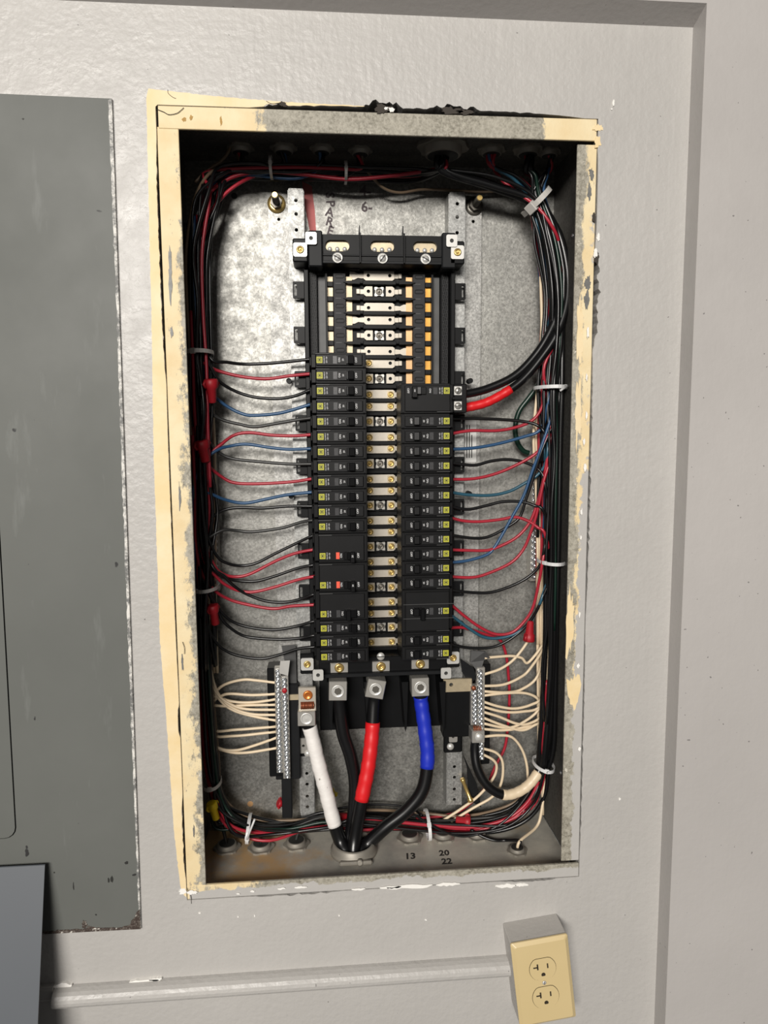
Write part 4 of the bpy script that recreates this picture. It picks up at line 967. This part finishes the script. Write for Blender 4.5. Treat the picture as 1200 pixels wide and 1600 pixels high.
# bundles: wires from the top fittings down the left side
def sun(i, n, rx, ry):
    r = math.sqrt((i+.5)/n); a = i*2.39996; return rx*r*math.cos(a), ry*r*math.sin(a)
cols = ['black', 'red', 'black', 'black', 'blue', 'black', 'black', 'black', 'black', 'grey', 'black', 'red', 'black', 'black', 'red', 'black', 'black', 'blue', 'red', 'black', 'brown', 'black', 'black', 'black']
starts = [376, 376, 376, 443, 443, 443, 503, 503, 563, 692, 692, 376, 443, 692, 692, 376, 443, 503, 563, 692, 376, 376, 692, 443]
NW = {'grey': 'dark grey', 'cream': 'cream'}
for i, (c, st) in enumerate(zip(cols, starts)):
    ox, oy = sun(i, 24, 17, 26); b = BT[st]; ox += 2
    zt = U(400, 258 + 1.2*(i % 9) + random.uniform(-4, 13), 105).z
    p = [b + Vector((random.uniform(-5, 5), random.uniform(-5, 5), 4)), b + Vector((random.uniform(-6, 2), random.uniform(-4, 4), -16))]
    x0 = U(345, 270, 105).x
    xx = b.x - 34
    while xx > x0 + 25:
        p.append(Vector((xx, 108 + oy*.8, zt + ox*.3 + 3*pnoise(Vector((xx*.02, i*3.1, 0)))))); xx -= 62
    p.append(Vector((x0 - 2 + oy*.4 + random.uniform(-8, 16), 106 + oy*.7, zt - 6 + random.uniform(-5, 4))))
    p.append(Vector((U(318, 318, 100).x + ox*.8 + random.uniform(-6, 12), 100 + oy, U(318, 318, 100).z + ox*.5 + random.uniform(-12, 12))))
    ye = 1040 if i % 3 else random.choice((620, 760, 880))
    p += bundle_pts(CL, 395, ye, ox, oy, 98, 80, 9 if i % 2 else 5, sd=i+120)
    wire('bundle_wire', p, WR, c + '_wire', '%s wire bundled along the top and left side of the box' % NW.get(c, c), group='%s wires in the left bundle' % NW.get(c, c))
for i in range(5):          # cream wires deeper in the left bundle
    p = bundle_pts(CL, 520, 1060, 4 + i*2.4, 22 + 3*(i % 2), 104, 90, 3, sd=i+160)
    wire('bundle_wire', p, 2.0, 'brown_wire' if i % 2 else 'cream_wire', '%s wire deep in the left bundle' % ('brown' if i % 2 else 'cream'), group='pale wires in the left bundle')
# big black conductors and wires down the right side
def tieP(ox, oy): return U(838, 315, 96) + Vector((ox*.75 + oy*.2, oy*.7, ox*.55))
for i in range(9):
    ox, oy = sun(i, 9, 13, 20); b = BT[[692, 692, 825, 825, 692, 825, 825, 692, 825][i]]
    p = [b + Vector((random.uniform(-9, 9), random.uniform(-6, 6), 6)), b + Vector((random.uniform(-3, 9), 0, -18)), b.lerp(tieP(ox, oy), .55) + Vector((0, 0, -6 if b.x < 150 else 4)), tieP(ox, oy)]
    p += bundle_pts(CR, 372, 1175 if i % 2 else 1150, ox, oy, 96, 75, 2.5, sd=i+200)
    p += [U(843 - ox*.2, 1215, 100) + Vector((ox*.5, oy*.4, 0))]
    wire('feeder_wire', p, 3.9, 'black_wire', 'thick black wire running down the right side of the box', group='thick black wires in the right bundle')
cols = ['red', 'blue', 'black', 'red', 'teal', 'black', 'red', 'black', 'blue', 'black', 'green', 'red', 'black', 'blue', 'red', 'black']
for i, c in enumerate(cols):
    ox, oy = sun(i, 16, 15, 24); b = BT[[768, 768, 768, 768, 768, 858, 825, 825, 825, 692, 825, 768, 858, 858, 858, 692][i]]
    p = [b + Vector((random.uniform(-6, 6), random.uniform(-5, 5), 5)), b + Vector((random.uniform(-2, 4), 0, -14)), b.lerp(tieP(ox, oy), .55) + Vector((0, -4, 2)), tieP(ox, oy)]
    p += bundle_pts(CR, 380, [720, 840, 980, 1120][i % 4], ox - 7, oy, 100, 75, 5, sd=i+240)
    wire('bundle_wire', p, WR, c + '_wire', '%s wire bundled down the right side of the box' % c, group='%s wires in the right bundle' % c)
for i in range(7):
    y0 = 430 if i < 3 else 900
    tabr = [(400, 848), (500, 853), (600, 845), (700, 838), (800, 846), (900, 846), (1000, 846), (1100, 848), (1200, 846)]
    p = bundle_pts(tabr, y0, 1010 if i < 3 else 1190, -2 + 2.2*(i % 4), 10 + 3*(i % 3), 104, 80, 5, sd=i+280)
    wire('bundle_wire', p, 2.0, 'cream_wire', 'cream wire among the right bundle', group='cream wires in the right bundle')
wire('bundle_wire', [U(*q) for q in ((845, 340, 120), (841, 372, 138), (842, 420, 140), (846, 470, 138), (850, 520, 130), (854, 570, 120))], 1.9, 'blue_wire', 'blue wire bowed away from the upper right bundle')
wire('bundle_wire', [BT[563] + Vector((2, 0, 4))] + [U(*q) for q in ((567, 256, 108), (580, 275, 112), (600, 294, 118), (625, 301, 124), (660, 296, 128), (700, 297, 132), (750, 300, 134), (800, 296, 132))], 1.8, 'brown_wire', 'thin tan wire sagging below the top bundle')
wire('bundle_wire', [BT[503] + Vector((2, 0, 4))] + [U(*q) for q in ((503, 248, 104), (492, 260, 102), (470, 262, 102), (440, 256, 104))], 1.8, 'brown_wire', 'tan wire looping from the third top fitting')
wire('bundle_wire', [BT[376] + Vector((-14, 0, 6))] + [U(*q) for q in ((364, 215, 100), (358, 235, 98), (345, 252, 96), (322, 268, 96), (305, 285, 96))], 2, 'brown_wire', 'tan wire in the upper left corner of the box')
wire('bundle_wire', [U(*q) for q in ((692, 262, 96), (660, 268, 98), (600, 276, 98), (540, 280, 100), (470, 272, 102), (410, 268, 102), (360, 278, 102), (325, 305, 98), (300, 360, 96), (303, 410, 92), (312, 470, 92), (306, 540, 92))], 2.5, 'red_wire', 'long red wire arching across the top left corner')
wire('bundle_wire', [U(*q) for q in ((470, 262, 122), (420, 268, 116), (380, 283, 106), (350, 305, 102), (328, 335, 98), (312, 370, 96), (310, 420, 96), (302, 480, 96))], 2.3, 'red_wire', 'short red wire curving along the upper left corner')
# green wire loop at the right
wire('bundle_wire', [BT[768] + Vector((2, -4, 4))] + [U(*q) for q in ((770, 258, 100), (785, 282, 92), (812, 303, 86), (840, 324, 80), (860, 350, 78), (872, 375, 86), (876, 405, 104))], 2.3, 'red_wire', 'red wire crossing in front under the wide grey tie at the top right')
wire('bundle_wire', [U(*q) for q in ((855, 440, 104), (856, 480, 98), (851, 520, 96), (850, 560, 96), (852, 600, 96), (848, 640, 96))], 2.1, 'red_wire', 'red wire on the inner side of the upper right bundle')
wire('ground_wire', [U(*q) for q in ((850, 560, 118), (842, 598, 120), (826, 622, 122), (811, 643, 124), (805, 668, 126), (808, 690, 128), (817, 704, 130), (826, 708, 131))], 3.6, 'green_wire', 'thick dark green ground wire looped beside the right bundle')
# feed conductors for the two-pole breaker
def cable(name, P, r, mat, label, wraps=(), cat='cable', n=14, rf=None):
    """wraps: (tape material, from fraction, to fraction, label)"""
    pts = crom(P, 10); base = P[-1]
    t = empty(name, base, label, cat)
    part('insulation', G().tube(pts, r, n, rf=rf), M[mat], t)
    for tm, a, b, lab in wraps:
        i0, i1 = int(a*(len(pts)-1)), int(b*(len(pts)-1))
        part('tape_wrap', G().tube(pts[i0:i1+1], r*1.09, n, rf=lambda s: 1 + .03*math.sin(s*37) + .02*math.sin(s*83)), M[tm], t, lab)
    return t
feedA = [U(*q) for q in ((712, 617, 82), (726, 616, 84), (760, 608, 86), (800, 590, 86), (828, 565, 86), (853, 530, 86), (872, 485, 88), (879, 435, 92), (868, 375, 94), (846, 328, 96))]
feedB = [U(*q) for q in ((712, 639, 82), (727, 637, 84), (760, 629, 84), (795, 610, 84), (820, 590, 84), (845, 560, 84), (868, 525, 84), (884, 480, 86), (887, 430, 90), (875, 372, 94), (850, 325, 96))]
cable('feed_cable', feedA, 5.6, 'black_wire', 'thick black cable from the upper terminal of the large right breaker')
cable('feed_cable', feedB, 5.6, 'black_wire', 'thick black cable with red tape at the large right breaker', [('red_tape', .095, .31, 'red tape')])
# main cables
main = [
 ('black cable wrapped in white tape from the left neutral lug', [(480, 1128, 98), (485, 1140, 98), (497, 1190, 92), (509, 1235, 86), (520, 1278, 82), (531, 1312, 78)], (542, 1334), [('white_tape', .12, .62, 'wrinkled white tape')]),
 ('plain black main cable below the leftmost of the three lugs', [(529, 1088, 98), (531, 1105, 98), (536, 1145, 96), (548, 1182, 94), (555, 1222, 92), (553, 1268, 88), (548, 1308, 84)], (547, 1332), []),
 ('black main cable with red tape below the middle lug', [(586, 1086, 98), (584, 1100, 98), (581, 1150, 90), (575, 1200, 82), (565, 1250, 76), (555, 1305, 72)], (552, 1336), [('red_tape', .24, .58, 'red tape')]),
 ('black main cable with blue tape below the rightmost lug', [(657, 1082, 98), (658, 1096, 98), (664, 1140, 92), (668, 1185, 86), (661, 1232, 80), (637, 1265, 78), (603, 1292, 78), (575, 1318, 78)], (562, 1331), [('blue_tape', .07, .375, 'blue tape')])]
for lab, pp, (ex, ey), wr in main:
    P = [U(*q) for q in pp] + [UZ(ex, ey, TZ0+6), UZ(ex, ey, TZ0+6) + Vector((0, 2, -9))]
    cable('main_cable', P, 9.2, 'black_wire', lab, wr, n=18, rf=lambda s: 1 if s < .8 else 1 - .3*(s-.8)/.2)
P = [U(*q) for q in ((745, 1150, 100), (742, 1172, 98), (746, 1200, 92), (762, 1228, 86), (788, 1242, 84), (816, 1234, 86), (837, 1213, 90), (848, 1188, 94), (856, 1140, 96), (860, 1080, 98))]
cable('neutral_cable', P, 6.6, 'black_wire', 'black cable with cream tape looping from the right neutral lug to the right bundle', [('cream_wire', .44, .71, 'cream tape')])
# bottom bundle
cols = ['black', 'black', 'red', 'black', 'black', 'grey', 'black', 'red', 'black', 'green', 'black', 'black', 'red', 'black', 'grey', 'black', 'brown', 'black', 'green', 'black']
for i, c in enumerate(cols):
    ox, oy = sun(i, 20, 13, 20)
    p = bundle_pts(CL, 960 + 12*(i % 5), 1190, ox*.8, oy, 98, 80, 3, sd=i+300)
    V_ = lambda x, y, Y: U(x, y, Y) + Vector((ox*.4 + random.uniform(-4, 4), oy*.9 + random.uniform(-6, 6), ox*.9 + random.uniform(-5, 5)))
    if i % 5 == 4:
        tgt = BB[(355, 408, 463, 355)[(i//5) % 4]]
        p += [V_(337, 1245, 100), V_(342, 1285, 102), tgt + Vector((-6, 4, 22)), tgt + Vector((0, 0, -4))]
    elif i % 5 == 3:
        p += [V_(345, 1255, 98), V_(378, 1288, 98), V_(440, 1296, 100), V_(510, 1285, 106), BM + Vector((-14, 12, 20)), BM + Vector((-8, 8, -4))]
    else:
        p += [V_(345, 1252, 98), V_(375, 1286, 98), V_(430, 1297, 100), V_(500, 1286, 106), V_(560, 1278, 112), V_(640, 1284, 112), V_(720, 1288, 108), V_(790, 1276, 104), V_(828, 1245, 102), V_(847, 1205, 100)]
        p += bundle_pts(CR, 1160, 1060, ox*.7, oy*.8, 98, 50, 2, sd=i+330)
    cc = NW.get(c, c)
    wire('bundle_wire', p, WR, c + '_wire', '%s wire bundled along the bottom of the box' % cc, group='%s wires in the bottom bundle' % cc)
for lab, c, r, pp in (
  ('bright red wire rising from the bottom bundle at the lower right corner', 'red', 2.6, ((600, 1282, 98), (680, 1290, 96), (740, 1292, 94), (790, 1280, 92), (822, 1256, 92), (840, 1225, 94), (846, 1195, 96))),
  ('cream wire dropping to the small fitting at the lower right corner', 'cream', 2.1, ((851, 1180, 100), (850, 1230, 96), (846, 1268, 90), (838, 1292, 84), 'e')),
  ('black wire looping to the small fitting at the lower right corner', 'black', 2.1, ((735, 1296, 96), (752, 1306, 88), (772, 1313, 82), (792, 1313, 80), 'e')),
  ('thin black wire hanging in front of the bottom bundle', 'black', 1.7, ((640, 1268, 92), (675, 1290, 90), (710, 1305, 88), (740, 1305, 88), (775, 1292, 88), (800, 1272, 90), (822, 1245, 92), (840, 1215, 94))),
  ('thin black wire behind the main cables above the bottom bundle', 'black', 1.8, ((500, 1272, 118), (535, 1262, 122), (590, 1257, 128), (640, 1262, 124), (660, 1275, 110))),
  ('dark green wire bulging at the lower right corner of the bottom bundle', 'green', 3.4, ((700, 1292, 108), (770, 1286, 108), (815, 1268, 104), (842, 1235, 102), (850, 1190, 102))),
  ('black wire bowed outside the lower right bundle', 'black', 3.0, ((700, 1298, 104), (770, 1300, 100), (820, 1283, 96), (848, 1250, 94), (856, 1210, 94), (856, 1150, 94)))):
    pts = []
    for q in pp: pts += [BB[808] + Vector((4, 0, 9)), BB[808] + Vector((0, 0, -4))] if q == 'e' else [U(*q)]
    wire('bundle_wire', pts, r, c + '_wire', lab)

# wire nuts, brass fitting, red tags, cable ties
def nut(px, py, Y, px2, py2, r0, r1, mat, lab):
    a, b = U(px, py, Y), U(px2, py2, Y+4); ax = b-a; L = ax.length
    t = empty('wire_nut', b, lab, 'wire nut')
    part('cap', G().lathe(a, ax, [(r0*.8, 0), (r0, L*.05), (r0*.95, L*.35), (r0*.72, L*.42), (r1, L*.95), (r1*.7, L)], 14), M[mat], t)
    g = G(); u = ax.orthogonal().normalized(); v = ax.normalized().cross(u)
    for s in (1, -1): g.tube([a + u*s*r0*.9 + ax*.05, a + u*s*r0*1.25 + ax*.2, a + u*s*r0*.9 + ax*.36], r0*.22, 6)
    part('wings', g, M[mat], t)
nut(329, 592, 76, 332, 630, 9, 5, 'red_nut', 'red wire nut hanging highest in the left bundle')
nut(314, 688, 74, 322, 722, 9.5, 6, 'red_nut', 'red wire nut in the middle of the left bundle')
nut(332, 945, 84, 337, 976, 7.5, 5.5, 'red_nut', 'lowest red wire nut beside the left bundle')
nut(826, 1003, 84, 829, 970, 8, 4.5, 'red_nut', 'red wire nut beside the right bundle above the white wires')
nut(434, 1254, 128, 448, 1258, 6, 4, 'red_nut', 'red wire nut behind the left bracket leg')
nut(735, 1284, 100, 712, 1281, 8, 5, 'red_nut', 'red wire nut in the bottom bundle near the right corner')
nut(521, 1277, 106, 545, 1276, 8, 5, 'red_nut', 'red wire nut behind the white taped cable')
nut(330, 1254, 78, 338, 1280, 7.5, 5, 'yellow_nut', 'yellow wire nut at the lower left corner')
nut(520, 1246, 112, 516, 1232, 7.5, 5, 'yellow_nut', 'yellow wire nut half hidden behind the white taped cable')
a, b = U(722, 1216, 112), U(736, 1252, 108); ax = b-a; L = ax.length
single('brass_connector', G().lathe(a, ax, [(3, 0), (4, L*.08), (2.6, L*.2), (2.8, L*.85), (4.6, L*.9), (4.6, L)], 12), M['brass'], 'slim brass connector rod beside the right perforated rail', 'connector')
def tie(px, py, Y, axis, rx, ry, wid, mat, lab, head=(0, 1), tail=None):
    c = U(px, py, Y); ax = Vector(axis).normalized()
    u = ax.cross(Vector((0, 1, 0))).normalized(); v = Vector((0, 1, 0)); v = (v - ax*v.dot(ax)).normalized()
    t = empty('cable_tie', c, lab, 'cable tie'); g = G(); rings = []
    for i in range(28):
        a = 2*math.pi*i/28; d = u*math.cos(a)*rx + v*math.sin(a)*ry; nn_ = (u*math.cos(a)/rx + v*math.sin(a)/ry).normalized()
        rings.append([g.bm.verts.new(c + d + ax*s*wid/2 + nn_*h) for s, h in ((-1, 0), (1, 0), (1, 1.3), (-1, 1.3))])
    for i in range(28):
        p, q = rings[i], rings[(i+1) % 28]
        for j in range(4): g.bm.faces.new((p[j], p[(j+1) % 4], q[(j+1) % 4], q[j]))
    part('band', g, M[mat], t)
    a = head[0]; hp = c + u*math.cos(a)*rx + v*math.sin(a)*ry; nn_ = (u*math.cos(a)/rx + v*math.sin(a)/ry).normalized(); tg = ax.cross(nn_)
    R_ = Matrix((tg, nn_, ax)).transposed(); s = head[1]
    g = G(); g.box(hp.x-wid*.8*s, hp.x+wid*.8*s, hp.y-1, hp.y+wid*.8*s, hp.z-wid*.75*s, hp.z+wid*.75*s, .8, rot=R_); hd = part('head', g, M[mat], t)
    if tail:
        e = U(*tail); part('tail', G().tube([hp + nn_*2, hp.lerp(e, .6), e], wid*.32, 5), M[mat], t)
tie(838, 315, 94, (.62, .05, -.6), 21, 27, 7, 'tie', 'wide grey cable tie at the top right bend of the black wires', (math.pi*1.22, 1.2))
tie(311, 552, 96, (.05, 0, -1), 17, 32, 5, 'tie', 'grey cable tie around the upper left bundle', (math.pi*1.45, .9))
tie(322, 917, 96, (.05, 0, -1), 16, 30, 4.5, 'tie', 'grey cable tie around the middle of the left bundle', (math.pi*1.3, .9))
tie(331, 1222, 96, (.05, 0, -1), 12, 22, 4.5, 'tie', 'small grey cable tie at the foot of the left bundle', (math.pi*1.5, .9))
tie(860, 606, 96, (0, 0, -1), 20, 31, 4.5, 'white_tie', 'white cable tie around the upper right bundle', (math.pi*1.75, .9), (876, 610, 62))
tie(861, 876, 96, (0, 0, -1), 17, 30, 4.5, 'white_tie', 'white cable tie around the middle of the right bundle', (math.pi*1.2, .8))
tie(849, 1194, 96, (-.15, 0, -1), 13.5, 24, 4.5, 'white_tie', 'white cable tie where the right bundle turns at the bottom', (math.pi*1.45, .9), (858, 1208, 66))
tie(389, 1294, 98, (1, 0, -.1), 16, 26, 4.5, 'white_tie', 'white cable tie with raised tail on the bottom left bundle', (math.pi*1.5, .9), (398, 1280, 68))
tie(668, 1288, 104, (1, 0, .05), 18, 26, 4.5, 'white_tie', 'white cable tie around the bottom bundle right of the main cables', (math.pi*1.7, .9))
tie(424, 262, 106, (1, 0, 0), 11, 24, 3.5, 'tie', 'dim cable tie on the top bundle, left one', (math.pi*1.45, .9))
tie(540, 270, 106, (1, 0, 0), 11, 24, 3.5, 'tie', 'dim cable tie on the top bundle, second one', (math.pi*1.45, .9))
